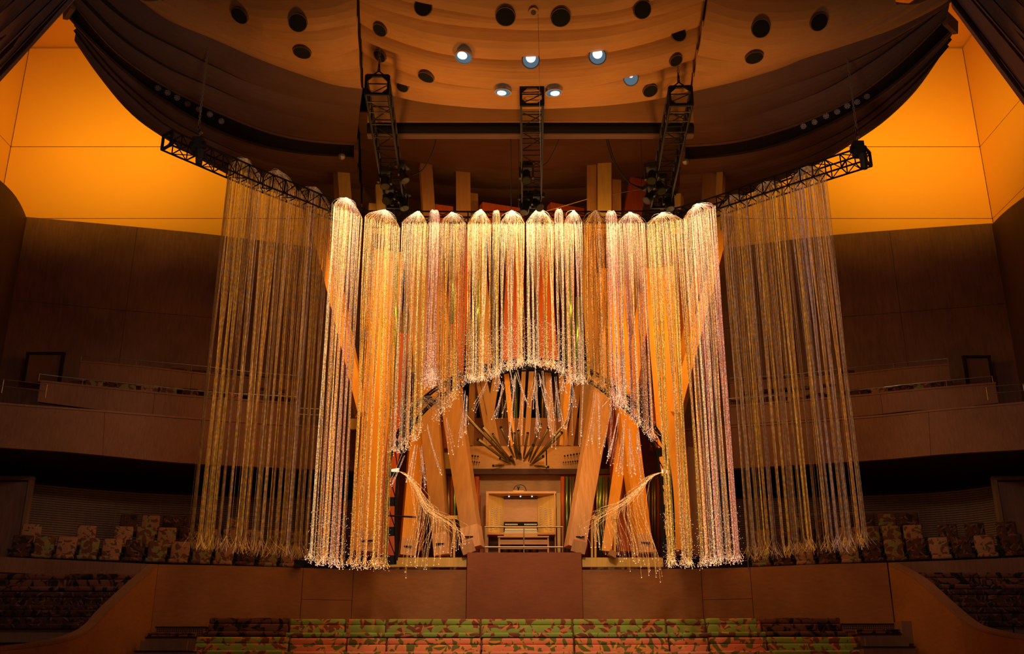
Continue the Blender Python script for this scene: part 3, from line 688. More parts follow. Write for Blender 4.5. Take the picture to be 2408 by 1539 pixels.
def moving_head(label, c, rz=0, tilt=.5, s=1.0):
    t = thing('moving_head_lamp', label, 'stage light', c)
    R = Matrix.Rotation(rz, 3, 'Z')
    def T(v): return c + R @ (Vector(v) * s)
    MB().box(T((0, 0, .28)), (.34 * s, .30 * s, .13 * s), rz).build('base', 'blackplastic', t)
    for e in (-1, 1): MB().beam(T((e * .17, 0, .24)), T((e * .17, 0, -.08)), .05 * s, .12 * s).build('yoke_arm', 'blackplastic', t)
    d = Vector((0, -sin(tilt), -cos(tilt)))
    MB().tube([T(-d * .16), T(d * .05), T(d * .22)], .10 * s, 12, .13 * s).build('head', 'blackplastic', t)
    MB().disc(T(d * .225), R @ d, 0, .11 * s, .01, 14).build('front_lens', 'glass', t)
    for e in (-1, 1): MB().tube([T((e * .1, 0, .34)), T((e * .1, 0, .45))], .02, 5).build('clamp', 'chain', t)
mh = [((905, 415), 'upper moving head lamp beside the left truss', 0.3), ((945, 402), 'moving head lamp on the outer side of the left truss', 1.2), ((915, 455), 'lowest moving head lamp below the left truss', -0.4), ((948, 466), 'moving head lamp right of the left truss foot', .9),
      ((1238, 404), 'upper moving head lamp below the middle truss', 0.0), ((1262, 470), 'lowest moving head lamp below the middle truss', .7), ((1236, 476), 'moving head lamp left of the middle truss foot', -.7),
      ((1533, 405), 'upper moving head lamp beside the right truss', -0.3), ((1530, 452), 'moving head lamp left of the right truss foot', -1.1), ((1572, 468), 'moving head lamp right of the right truss foot', .5), ((1552, 430), 'moving head lamp inside the right truss foot', .2)]
for k, (p, lab, rz) in enumerate(mh): moving_head(lab, PZ(p[0], p[1] + 10, 10.9), rz, .3 + .2 * (k % 3), .85)
for p, lab in (((930, 478), 'black chain hoist with bag under the left truss'), ((1249, 492), 'black chain hoist with bag under the middle truss'), ((1562, 482), 'black chain hoist with a large bag under the right truss')):
    hoist(lab, P(p[0], p[1] - 6, 23.1), 1.0)
def cable(label, pts, r=.014, m='steel', cat='cable'):
    o = MB().tube(resample(pts, 24), r, 5).build('cable', m, smooth=True); o['label'] = label; o['category'] = cat
cable('black cable sagging from the beam to the left truss foot', [P(1029, 310, 19.95), P(1018, 355, 20.4), P(995, 398, 21.0), P(965, 414, 21.4)])
cable('black cable sagging from the beam to the middle truss foot', [P(1320, 312, 19.95), P(1308, 345, 20.4), P(1290, 378, 21.0), P(1274, 392, 21.3)])
cable('black cable sagging from the beam to the right truss foot', [P(1422, 314, 19.95), P(1440, 375, 20.6), P(1474, 425, 21.2), P(1512, 446, 21.5)])
cable('second black cable beside the one to the right truss foot', [P(1426, 314, 19.98), P(1448, 385, 20.7), P(1484, 432, 21.3), P(1518, 442, 21.5)])
for x, lab in ((1201, 'straight dark wire left of the middle truss'), (1219, 'straight dark wire close beside the middle truss'), (1507, 'straight dark wire left of the right truss')):
    a = P(x, 312, 19.95); cable(lab, [a, P(x + 1, 400, 21.0), P(x + 1, 492, 22.2)], .009)
cable('fine pale wire falling from the ceiling past the middle truss', [P(1264, -10, 16.0), P(1267, 100, 16.0), P(1270, 300, 16.0), P(1273, 488, 16.0)], .003, 'steel')
cable('thin brass stay running up behind the crowns left of the pillar', [P(1280, 498, 26), P(1383, 468, 26)], .012, 'pipeyel')
cable('thin pale stay running to the right truss foot', [P(1437, 458, 25), P(1515, 443, 25)], .012, 'chain')

# ================================================================= ORGAN
org = thing('pipe_organ', 'large pipe organ of leaning orange timber pipes behind the fibre curtain', 'organ', (0.4, 28.5, 2.2))
def leaner(b, t, Yb, Yt, wb, wt=None, m='pipe', m2=None, d=.5, yaw=.35, foot=None, name='timber_pipe'):
    """square timber pipe from pixel b to pixel t; widths in pixels; yaw turns its side face in view"""
    A, B = P(b[0], b[1], Yb), P(t[0], t[1], Yt); s = lambda p, Y: p * (Y * CT + 0.3 * Y * ST) / F
    side = Matrix.Rotation(yaw, 3, 'Z') @ Vector((1, 0, 0))
    o = MB().beam(A, B, s(wb, Yb), d, side, s(wt or wb, Yt), d).build(name, m, org)
    if m2:
        dd = (B - A).normalized(); x = (side - dd * side.dot(dd)).normalized()
        if foot: pass
    if foot:
        F0 = A.lerp(B, foot); MB().beam(A + (A - B) * .004, F0, s(wb, Yb) * 1.05, d * 1.08, side).build('pipe_mouth', m2 or 'pipepale', org)
        up = A.lerp(B, foot * .45); nrm = (B - A).normalized().cross(side).normalized()
        if nrm.y > 0: nrm = -nrm
        MB().box(up + nrm * d * .57, (s(wb, Yb) * .62, .04, .035)).build('mouth_lip', 'black', o)
    return o
# tops seen above the curtain
leaner((812, 545), (802, 400), 26, 26, 34, 34, 'pipeyel', d=.3, yaw=.6)
leaner((897, 545), (893, 440), 26, 26, 22, 22, 'pipeyel', d=.3, yaw=.2); leaner((876, 545), (876, 482), 26, 26, 20, 20, 'pipeyel', d=.2, yaw=.3)
leaner((1010, 545), (1000, 378), 27, 27, 30, 30, 'pipebrown', d=.35, yaw=.2); leaner((1090, 545), (1089, 400), 27.3, 27.3, 36, 36, 'pipebrown', d=.4, yaw=0.05)
leaner((1392, 545), (1392, 372), 26.5, 26.5, 24, 24, 'pipebrown', d=.45, yaw=-.1); leaner((1420, 545), (1420, 368), 26.3, 26.3, 34, 34, 'pipeyel', d=.3, yaw=.1)
leaner((1448, 545), (1448, 428), 26.6, 26.6, 22, 22, 'pipebrown', d=.3, yaw=.1); leaner((1480, 545), (1500, 425), 28, 28, 44, 44, 'pipered', d=.3, yaw=.1)
leaner((1592, 545), (1592, 462), 25, 25, 26, 26, 'pipeyel', d=.3, yaw=-.4); leaner((1662, 600), (1672, 384), 26, 26, 38, 38, 'pipebrown', d=.3, yaw=-.15)
leaner((1690, 545), (1697, 386), 25.8, 25.8, 16, 16, 'pipeyel', d=.25, yaw=-.5); leaner((1115, 545), (1112, 460), 27.8, 27.8, 20, 20, 'pipebrown', d=.3, yaw=.3)
leaner((1040, 545), (1040, 488), 27.2, 27.2, 50, 50, 'pipered', d=.3); leaner((1180, 545), (1180, 488), 27.6, 27.6, 110, 110, 'pipered', d=.3); leaner((1330, 545), (1330, 488), 27.6, 27.6, 90, 90, 'pipered', d=.3)
# long leaning pipes in the body
LP = [((850, 975), (722, 470), 25.5, 26, 26, 26, 'pipe', .3, .4), ((868, 1060), (770, 560), 27, 27.2, 22, 22, 'pipe', .3, .4),
      ((1592, 975), (1712, 515), 25.5, 26, 26, 26, 'pipe', .3, -.4), ((1570, 1060), (1660, 560), 27, 27.2, 22, 22, 'pipe', .3, -.4),
      ((854, 1300), (912, 600), 25.7, 27, 52, 74, 'pipe', .5, .25), ((902, 1310), (930, 790), 26.4, 27, 44, 58, 'pipered', .4, .2),
      ((955, 1308), (1015, 700), 26.6, 27.6, 30, 46, 'pipe', .4, .25), ((1042, 1306), (975, 560), 26.2, 27.4, 32, 60, 'pipebrown', .4, -.2),
      ((975, 1300), (1000, 900), 27.2, 27.8, 36, 50, 'pipered', .4, 0), ((1060, 1060), (1085, 540), 27.0, 27.6, 40, 48, 'pipered', .4, 0),
      ((1114, 1288), (1005, 560), 26.0, 27.6, 40, 58, 'pipebrown', .28, -.35), ((1352, 1288), (1478, 560), 26.0, 27.6, 40, 58, 'pipepale', .28, .35),
      ((1429, 1302), (1520, 700), 26.6, 27.6, 22, 34, 'pipe', .4, -.25), ((1514, 1302), (1430, 640), 26.2, 27.4, 32, 50, 'pipe', .4, .2),
      ((1478, 1302), (1450, 900), 27.0, 27.6, 46, 60, 'pipered', .4, .1), ((1600, 1300), (1550, 640), 25.7, 27, 56, 74, 'pipe', .5, -.2),
      ((1560, 1060), (1590, 560), 27.4, 27.8, 60, 60, 'pipered', .4, 0), ((1618, 1308), (1640, 1060), 26.4, 26.6, 50, 50, 'pipebrown', .4, 0),
      ((1140, 862), (1120, 540), 27.8, 28, 30, 34, 'pipebrown', .4, .2), ((1200, 862), (1215, 540), 28, 28.2, 40, 44, 'pipered', .4, 0),
      ((1290, 862), (1270, 540), 28, 28.2, 44, 40, 'pipered', .4, 0), ((1400, 880), (1380, 540), 27.6, 28, 34, 36, 'pipebrown', .4, -.2),
      ((960, 880), (1000, 540), 28, 28.2, 60, 60, 'pipeyel', .4, .1), ((1490, 900), (1510, 540), 28, 28.2, 60, 60, 'pipeyel', .4, .1), ((1040, 860), (1055, 540), 28.2, 28.4, 30, 30, 'pipe', .4, .1)]
for k, (b, t, yb, yt, wb, wt, m, d, yaw) in enumerate(LP):
    leaner(b, t, yb, yt, wb, wt, m, None, d, yaw, foot=.055 if b[1] > 1280 and k in (4, 6, 7, 10, 11, 13) else None)
# crossed slender boards in the middle opening, tall dark pipes behind
for (b, t, w_, m) in [((1142, 1050), (1170, 870), 16, 'pipebrown'), ((1168, 1050), (1132, 870), 16, 'pipebrown'), ((1150, 1050), (1120, 880), 12, 'pipebrown'), ((1207, 1050), (1190, 870), 12, 'pipe'),
        ((1222, 1050), (1232, 870), 10, 'pipebrown'), ((1238, 1050), (1250, 870), 12, 'pipebrown'), ((1303, 1050), (1288, 870), 14, 'pipebrown'), ((1322, 1050), (1340, 870), 14, 'pipe'),
        ((1330, 1050), (1318, 870), 12, 'pipebrown'), ((1340, 1050), (1362, 880), 14, 'pipebrown'), ((1106, 1050), (1112, 880), 12, 'pipebrown'), ((1375, 1050), (1382, 880), 30, 'pipebrown')]:
    leaner(b, t, 28.3, 28.5, w_, w_, m, None, .12, random.uniform(-.4, .4), name='slender_pipe')
MB().beam(P(1085, 950, 30.5), P(1410, 950, 30.5), .2, 3.2, Vector((0, 1, 0))).build('recess_shade', 'black', org)  # black board painted as the shade of the deep opening
for x in (1118, 1132, 1152, 1163, 1181, 1189, 1196, 1205, 1214, 1262, 1276, 1283, 1304, 1311, 1338, 1352):
    o = MB().tube([P(x, 1052, 29.6), P(x, 860, 29.6)], .045 + .03 * random.random(), 9).build('tin_pipe', 'greenpipe' if x in (1205, 1214) else 'metalpipe', org, smooth=True)
a = P(1095, 985, 29.2); b = P(1390, 1052, 29.2)
MB().box(((a.x + b.x) / 2, 29.2, (a.z + b.z) / 2), (b.x - a.x, .15, a.z - b.z)).build('casework_panel', 'organback', org)
for (x0, x1, y0, y1, Y, m, nm) in [(1015, 1100, 1050, 1103, 28.0, 'pipeyel', 'casework_shelf'), (1092, 1284, 1050, 1103, 28.0, 'console', 'casework_shelf'), (1286, 1378, 1050, 1103, 28.0, 'console', 'casework_shelf'),
        (1015, 1448, 1103, 1116, 27.8, 'soffit', 'shelf_edge'), (1128, 1320, 1116, 1240, 28.6, 'console', 'back_panel'), (1130, 1142, 1160, 1300, 28.3, 'organback', 'back_panel'), (1309, 1320, 1160, 1300, 28.3, 'pipeyel', 'back_panel'),
        (1016, 1130, 1116, 1126, 28.4, 'pipered', 'header'), (1320, 1440, 1116, 1126, 28.4, 'pipered', 'header'), (820, 870, 985, 1010, 26.9, 'pipeyel', 'casework_shelf'),
        (870, 1097, 1312, 1334, 25.95, 'pipeyel', 'kick_board'), (1369, 1560, 1312, 1334, 25.95, 'pipeyel', 'kick_board')]:
    a = P(x0, y0, Y); b = P(x1, y1, Y); MB().box(((a.x + b.x) / 2, Y + .06, (a.z + b.z) / 2), (b.x - a.x, .12, a.z - b.z)).build(nm, m, org)
for x in (1030, 1036, 1047, 1054, 1062, 1068, 1078, 1084, 1092, 1112, 1122, 1323, 1333, 1342, 1348, 1380, 1392, 1405, 1412, 1420, 1427, 1436, 1446, 1485, 1540, 1548, 1556, 990, 1000, 1010, 1022, 1526, 1534):
    m = 'metalpipe' if int(x) % 3 else 'pipered'; r_ = random.uniform(.03, .07)
    MB().tube([P(x, 1308, 27.7), P(x, 1122, 27.7)], r_, 9).build('upright_pipe', m if x not in (1068, 1333, 1412) else 'greenpipe', org, smooth=True)
# bright tin pipes glimpsed through the curtain
for x, y0, y1, r_ in ((1338, 860, 600, .10), (1124, 800, 660, .06), (930, 960, 560, .05), (1062, 760, 560, .06), (1358, 900, 700, .07)):
    MB().tube([P(x, y0, 25.6), P(x + 2, y1, 25.8)], r_, 12).build('tin_pipe', 'greenpipe', org, smooth=True)
# yellow stands and small feet
for x in (1054, 1068, 1392, 1400, 1446):
    MB().beam(P(x, 1312, 26.3), P(x, 1216, 26.3), .05, .05).build('stand_post', 'pipeyel', org)
for x0, x1 in ((1045, 1078), (1388, 1402), (1438, 1450)):
    MB().beam(P(x0, 1218, 26.3), P(x1, 1218, 26.3), .09, .09).build('stand_bar', 'pipeyel', org)
for a, b in (((1085, 1294), (1115, 1283)), ((1345, 1283), (1378, 1292)), ((1432, 1300), (1448, 1308))):
    MB().beam(P(*a, 25.85), P(*b, 25.85), .14, .3).build('pipe_chock', 'pipebrown', org)
# the fan of horizontal reed pipes: mouth pixel, foot pixel
reeds = [((1135, 1004), (1210, 1094), 1.0), ((1124, 1034), (1200, 1092), .95), ((1095, 978), (1199, 1088), 1.05), ((1178, 1006), (1209, 1076), .9), ((1159, 1021), (1191, 1078), .6), ((1199, 994), (1215, 1080), .6),
         ((1209, 1020), (1219, 1080), .9), ((1219, 1013), (1223, 1082), .8), ((1241, 1019), (1231, 1078), .8), ((1254, 1048), (1232, 1085), 1.0), ((1271, 998), (1243, 1085), .8), ((1289, 1008), (1247, 1088), .8),
         ((1321, 1018), (1260, 1080), .95), ((1339, 983), (1250, 1092), .8), ((1176, 1079), (1200, 1092), .75), ((1202, 1075), (1211, 1094), .85), ((1223, 1069), (1225, 1082), .8), ((1277, 1074), (1247, 1094), .9),
         ((1160, 1096), (1184, 1095), .75), ((1289, 1099), (1258, 1096), .75)]
for mo, fo, s in reeds:
    L = math.hypot(mo[0] - fo[0], mo[1] - fo[1]); a = P(*fo, 27.95); b = P(*mo, 27.95 - min(1.3, .35 + L * .012))
    o = MB().tube([a, a.lerp(b, .15), b], .022, 12, .048 * s, caps=True)
    o = o.build('reed_pipe', 'metalpipe', org, smooth=True); d = (b - a).normalized()
    MB().disc(b + d * .006, d, 0, .046 * s, .006, 14).build('pipe_mouth', 'black', o)
def small_row(x0, y0, x1, y1, k, r0, r1):
    for i in range(k):
        f = i / (k - 1); x = x0 + (x1 - x0) * f; y = y0 + (y1 - y0) * f; r_ = r0 + (r1 - r0) * f
        a = P(x, y, 27.95); b = P(x, y - 1, 27.7); o = MB().tube([a, b], r_ * .6, 10, r_).build('small_reed_pipe', 'metalpipe', org, smooth=True)
        MB().disc(b + Vector((0, -.006, 0)), (0, -1, 0), 0, r_ * .96, .004, 12).build('pipe_mouth', 'black', o)
small_row(1104.5, 1073, 1124, 1075, 4, .032, .025); small_row(1104.5, 1087, 1127, 1089, 5, .028, .02)
small_row(1328, 1074, 1371, 1067, 7, .025, .032); small_row(1325, 1089, 1369, 1085, 9, .018, .028)

# ---- console
co = thing('organ_console', 'timber organ console with stop knobs and four keyboards above the pedestal', 'organ console', P(1225, 1300, 26.9))
def pbox(x0, x1, y0, y1, Y, dep, nm, m, par, **k):
    a = P(x0, y0, Y); b = P(x1, y1, Y); return MB().box(((a.x + b.x) / 2, Y + dep / 2, (a.z + b.z) / 2), (abs(b.x - a.x), dep, abs(a.z - b.z))).build(nm, m, par, **k)
pbox(1143, 1308, 1156, 1161, 26.6, .7, 'canopy', 'console', co); pbox(1143, 1148, 1161, 1300, 26.6, .6, 'side_panel', 'console', co); pbox(1303, 1308, 1161, 1300, 26.6, .6, 'side_panel', 'console', co)
for s, (xo, xi) in ((1, (1148, 1185)), (-1, (1303, 1264))):
    a = P(xo, 1163, 26.75); b = P(xi, 1163, 27.15); zb = P(1200, 1257, 26.8).z
    mb = MB(); A = [a, b]; loft(A, [Vector((p.x, p.y, zb)) for p in A], 1, 0, thick=(0, .05, 0)).build('stop_jamb', 'pipeyel', co)
    jamb = co.children[-1] if False else None
    kn = [o for o in C.objects if o.name.startswith('stop_jamb')][-1]
    cols = [(0.18 if s > 0 else .18), .30, .44, .56, .72, .82]; base = None
    for ci, f in enumerate((.20, .28, .46, .54, .76, .84)):
        rows = 12 if ci < 4 else 13
        for q in range(rows):
            py = 1199 + (2 - f * 9) + q * (51.0 / rows) ; p = a.lerp(b, f); z = P(1200, py, p.y).z
            if base is None:
                bm = bmesh.new(); bmesh.ops.create_icosphere(bm, subdivisions=1, radius=.017)
                base = bmobj('stop_knob', bm, 'knob', kn, (0, 0, 0)); base.location = (p.x, p.y - .03, z)
            else:
                o = base.copy(); C.objects.link(o); o.location = (p.x, p.y - .03, z)
pbox(1185, 1264, 1172, 1228, 27.15, .06, 'music_desk', 'console', co); pbox(1185, 1264, 1163, 1172, 27.0, .2, 'canopy_soffit', 'soffit', co)
for x in (1197, 1224, 1251): MB().disc(P(x, 1168, 26.98), (0, -1, -.3), 0, .02, .01, 10).build('downlight', 'lens_on', co)
pbox(1185, 1264, 1229, 1238, 27.0, .1, 'display_rail', 'black', co)
for x in range(1188, 1216, 3): pbox(x, x + 2, 1232.5, 1235.5, 26.98, .02, 'piston', 'ivory', co); pbox(x + 45, x + 47, 1232.5, 1235.5, 26.98, .02, 'piston', 'ivory', co)
for k in range(4):
    y = 1240 + k * 4.2; kb = pbox(1188 - k * .8, 1262 + k * .8, y, y + 2.6, 26.95 - k * .1, .16, 'keyboard', 'ivory', co)
    pbox(1188 - k * .8, 1262 + k * .8, y + 2.6, y + 4.2, 26.97 - k * .1, .1, 'key_slip', 'black', co)
pbox(1146, 1186, 1253, 1258, 26.5, .5, 'desk_rail', 'console', co); pbox(1264, 1306, 1253, 1258, 26.5, .5, 'desk_rail', 'console', co)
pbox(1185, 1264, 1256, 1261, 26.45, .4, 'key_desk', 'console', co); pbox(1148, 1303, 1258, 1300, 27.1, .1, 'knee_panel', 'slat', co)
for k in range(11): pbox(1178 + k * 8.4, 1182 + k * 8.4, 1292, 1299, 26.6, .35, 'pedal', 'pipebrown' if k % 2 else 'black', co)
be = thing('organ_bench', 'wide timber organ bench in front of the keyboards', 'bench', P(1230, 1300, 26.3))
pbox(1170, 1291, 1261, 1264.5, 26.15, .4, 'seat', 'console', be); pbox(1173, 1290, 1270, 1281, 26.2, .06, 'apron', 'console', be)
for x in (1172, 1287): pbox(x, x + 4, 1264, 1300, 26.18, .35, 'leg', 'console', be)
MB().beam(P(1176, 1290, 26.3), P(1288, 1290, 26.3), .05, .05).build('stretcher', 'console', be)
mi = thing('video_camera', 'small dark camera under an arched cable on the console canopy', 'camera', P(1220, 1156, 26.8))
pbox(1207, 1232, 1154.5, 1156.3, 26.7, .2, 'plate', 'pipeyel', mi); c = P(1219, 1145, 26.8)
MB().tube([c + Vector((0, .06, 0)), c + Vector((0, -.1, 0))], .045, 10).build('camera_body', 'blackplastic', mi); MB().tube([c, P(1219, 1155, 26.8)], .02, 6).build('stem', 'steel', mi)
MB().tube(resample([P(1208, 1152, 26.85), P(1212, 1144, 26.85), P(1222, 1140.5, 26.85), P(1233, 1144, 26.85), P(1238, 1155, 26.85)], 16), .01, 5).build('cable', 'steel', mi)
ra = thing('guard_rail', 'steel guard rail with two bars in front of the organ console', 'railing', P(1232, 1300, 25.9))
for y in (1240, 1287.5): MB().tube([P(1140, y, 25.9), P(1324, y, 25.9)], .02, 8).build('bar', 'chrome', ra)
for x in (1141, 1232, 1323): MB().tube([P(x, 1240, 25.9), P(x, 1300, 25.9)], .016, 8).build('post', 'chrome', ra)

# ---- deck rails
def rail(label, pts, Y, drops, bars=1, h=.4, sub=.18, m='chrome'):
    t = thing('guard_rail', label, 'railing', P(*pts[0], Y if not isinstance(Y, list) else Y[0])); A = pline(pts, Y, 2 * len(pts) + 3) if len(pts) > 1 else None
    for b in range(bars): MB().tube([p - Vector((0, 0, b * sub)) for p in A], .011, 6).build('bar', m, t)
    for d in drops:
        p = A[int(round(d * (len(A) - 1)))]; MB().tube([p, p - Vector((0, 0, h))], .011, 6).build('post', m, t)
rail('thin rail on the topmost left balcony parapet', [(192, 836), (350, 850), (480, 862), (600, 876), (698, 884)], [28.07, 28.37, 28.77, 29.27, 29.57], (0, .25, .5, .75, 1), 1, .18)
rail('thin rail on the topmost right balcony parapet', [(2228, 844), (2150, 851), (1995, 866), (1850, 882), (1717, 890)], [28.07, 28.37, 28.77, 29.27, 29.57], (0, .25, .5, .75, 1), 1, .18)
rail('thin rail on the middle left balcony parapet', [(93, 880), (175, 890), (330, 905), (480, 921), (700, 934)], [26.4, 26.7, 27.1, 27.5, 28.1], (0, .2, .4, .6, .8, 1), 1, .2)
rail('thin rail on the middle right balcony parapet', [(2333, 885), (2230, 895), (2120, 906), (2009, 918), (1715, 938)], [26.4, 26.7, 27.1, 27.5, 28.1], (0, .2, .4, .6, .8, 1), 1, .2)
rail('short two bar rail at the left edge of the balcony', [(-20, 890), (45, 897), (111, 905)], [25.2, 25.3, 25.4], (0.2, 1), 2, .36)
rail('short two bar rail at the right edge of the balcony', [(2319, 911), (2360, 907), (2430, 902)], [25.4, 25.3, 25.2], (0, .8), 2, .36)
rail('two bar rail behind the left side fibres', [(668, 958), (720, 961), (762, 963)], [28.0, 28.2, 28.4], (0, .5), 2, .3)
rail('two bar rail behind the right side fibres', [(1722, 958), (1750, 961), (1790, 963)], [28.4, 28.2, 28.0], (0, .5), 2, .3)
rail('square steel gate rail under the leftmost bright fibres', [(709, 1296), (760, 1297), (812, 1298)], 25.9, (0, 1), 2, .42, .22)
rail('square steel gate rail under the rightmost bright fibres', [(1645, 1296), (1700, 1297), (1757, 1298)], 25.9, (0, 1), 2, .42, .22)
rail('thin rail above the rear seats of the left lower deck', [(272, 1204), (380, 1205), (540, 1210), (660, 1213)], [28.0, 28.3, 28.8, 29.1], (0,), 1, .5, m='slat')
rail('thin rail above the rear seats of the right lower deck', [(2160, 1203), (2040, 1206), (1900, 1210), (1790, 1213)], [28.0, 28.3, 28.8, 29.1], (0,), 1, .5, m='slat')

# ================================================================= SEATS
def make_seat(m, lab):
    t = thing('theatre_seat', lab, 'seat')
    bk = bmobj('backrest', rslab(.47, .10, .52, .035), m, t, (0, .02, .72)); bk.rotation_euler.x = -.12
    bmobj('seat_cushion', rslab(.46, .44, .11, .035), m, t, (0, -.22, .44))
    MB().box((0, .09, .70), (.44, .03, .50)).build('back_shell', 'slat', t)
    for e in (-1, 1):
        MB().box((e * .262, -.14, .58), (.05, .36, .035)).build('armrest', 'blackplastic', t)
        MB().box((e * .262, -.10, .29), (.035, .10, .57)).build('leg', 'blackplastic', t)
    return t
protos = {m: [make_seat(m, 'x'), False] for m in ('seatA', 'seatB', 'seatC')}
def place_seat(px, ytop, Y, lab, grp, m):
    p = P(px, ytop, Y); z = p.z - .98; rz = -math.atan2(p.x, p.y) * .7
    pr = protos[m]
    if not pr[1]:
        o = pr[0]; pr[1] = True; o.location = (p.x, p.y, z); o.rotation_euler.z = rz; o['label'] = lab; o['group'] = grp
        for c in o.children: c.matrix_parent_inverse = Matrix()
    else: dup(pr[0], (p.x, p.y, z), rz, lab, grp)
rnd = random.Random(5)
def fabname(m): return {'seatA': 'olive leaf', 'seatB': 'rose leaf', 'seatC': 'dark brown leaf'}[m]
def seat_row(side, where, pxs, yf, Yf, mats):
    for k, px in enumerate(pxs):
        m = mats[k % len(mats)]
        place_seat(px, yf(px), Yf(px), '%s seat, %s from outer end, %s row, %s' % (fabname(m), ordn[k], where, side), '%s row seats %s' % (where, side), m)
lin = lambda a, b, c, d: (lambda x: b + (d - b) * (x - a) / (c - a))
seat_row('left lower deck', 'front', [56, 108, 160, 213, 266, 320, 373, 426, 478, 530, 582, 634, 684], lin(108, 1261, 640, 1283), lin(50, 25.8, 690, 26.8), ['seatC', 'seatA', 'seatB', 'seatA', 'seatB'])
seat_row('left lower deck', 'middle', [76, 205, 292, 344, 394, 444, 494, 546, 598, 650, 696], lin(205, 1236, 640, 1247), lin(50, 26.4, 690, 27.9), ['seatB', 'seatB', 'seatB', 'seatA', 'seatB', 'seatC'])
seat_row('left lower deck', 'rear', [306, 356, 405, 454, 504, 556], lin(306, 1211, 560, 1216), lin(306, 27.9, 560, 28.6), ['seatC', 'seatB', 'seatC', 'seatC'])
seat_row('right lower deck', 'front', [2376, 2312, 2258, 2205, 2152, 2100, 2047, 1994, 1941, 1888, 1836, 1785], lin(2312, 1259, 1800, 1283), lin(2370, 25.8, 1780, 26.8), ['seatC', 'seatB', 'seatC', 'seatB', 'seatC', 'seatA'])
seat_row('right lower deck', 'middle', [2364, 2290, 2226, 2145, 2095, 2045, 1994, 1943, 1892, 1841, 1790], lin(2200, 1233, 1790, 1247), lin(2370, 26.4, 1780, 27.9), ['seatC', 'seatC', 'seatC', 'seatB', 'seatA', 'seatA', 'seatB'])
seat_row('right lower deck', 'rear', [2136, 2084, 2034, 1984, 1934, 1886], lin(2136, 1207, 1886, 1216), lin(2136, 27.9, 1886, 28.6), ['seatC', 'seatA', 'seatC', 'seatC'])
seat_row('left balcony', 'lower', [222, 268, 300, 352, 396, 448, 500, 552, 602, 652], lin(222, 894, 652, 931), lin(222, 27.3, 652, 28.5), ['seatA', 'seatC', 'seatA', 'seatB'])
seat_row('right balcony', 'lower', [2218, 2168, 2118, 2068, 2020, 1970, 1920, 1870, 1820, 1770], lin(2218, 897, 1770, 936), lin(2218, 27.3, 1770, 28.5), ['seatC', 'seatA', 'seatC', 'seatB'])
seat_row('left balcony', 'upper', [420, 466, 516, 566, 616, 664], lin(420, 866, 664, 889), lin(420, 29.15, 664, 29.8), ['seatC', 'seatC', 'seatA'])
seat_row('right balcony', 'upper', [1990, 1942, 1894, 1846, 1798, 1750], lin(1990, 871, 1750, 893), lin(1990, 29.15, 1750, 29.8), ['seatC', 'seatC', 'seatA'])
# benches behind the kick boards near the organ
def bench_seat(label, x0, x1, yt, ym, yb, Y, m, grp, seat=True, dy0=0, dy1=0):
    a = P(x0, yt, Y); b = P(x1, yt, Y); wd = b.x - a.x - .02; cx = (a.x + b.x) / 2; zm = P(x0, ym, Y).z; zb = P(x0, yb, Y).z
    t = thing('bench_seat', label, 'bench', (cx, Y, zb - .1), group=grp)
    def sl(nm, c, s):
        bm = rslab(*s, min(.03, s[2] * .3)); o = bmobj(nm, bm, m, t, (c[0] - cx, c[1] - Y, c[2] - zb + .1)); return o
    sl('upper_back_pad', (cx, Y + .09, (a.z + zm) / 2), (wd, .14, a.z - zm - .012))
    sl('lower_back_pad', (cx, Y + .06, (zm + zb) / 2), (wd, .14, zm - zb))
    if seat: sl('seat_cushion', (cx, Y - .22, zb - .03), (wd, .5, .11))
    MB().box((cx, Y + .20, (a.z + zb) / 2 - .25), (wd, .07, a.z - zb + .5)).build('back_board', 'slat', t)
    MB().box((cx, Y - .2, zb - .22), (wd, .38, .26)).build('plinth', 'slat', t)
r1 = [490, 681, 813, 908, 1130, 1346, 1566, 1659, 1790, 1978]; r2 = [458, 680, 815, 909, 1132, 1350, 1574, 1667, 1803, 2020]
for k in range(9):
    e = k in (0, 8); dy = -3 if e else (0 if k < 7 else -2)
    bench_seat('%s segment from the left of the upper bench row, %s leaf pattern' % (ordn[k], 'dark' if e else 'green'), r1[k] + 1, r1[k + 1] - 1, 1456 + dy, 1471 + dy, 1494 + dy, 24.9, 'fabdark' if e else 'fabgreen', 'upper bench row cushions')
    bench_seat('%s segment from the left of the second bench row, %s leaf pattern' % (ordn[k], 'green' if e else 'orange'), r2[k] + 1, r2[k + 1] - 1, 1501 + dy, 1517 + dy, 1538 + dy, 23.95, 'fabgreen' if e else 'faborange', 'second bench row cushions')
    bench_seat('%s segment from the left of the lowest bench row at the frame edge' % ordn[k], r2[k] - 10, r2[k + 1] + (10 if k == 8 else -12), 1541 + dy, 1560, 1584, 23.0, 'faborange', 'lowest bench row cushions')
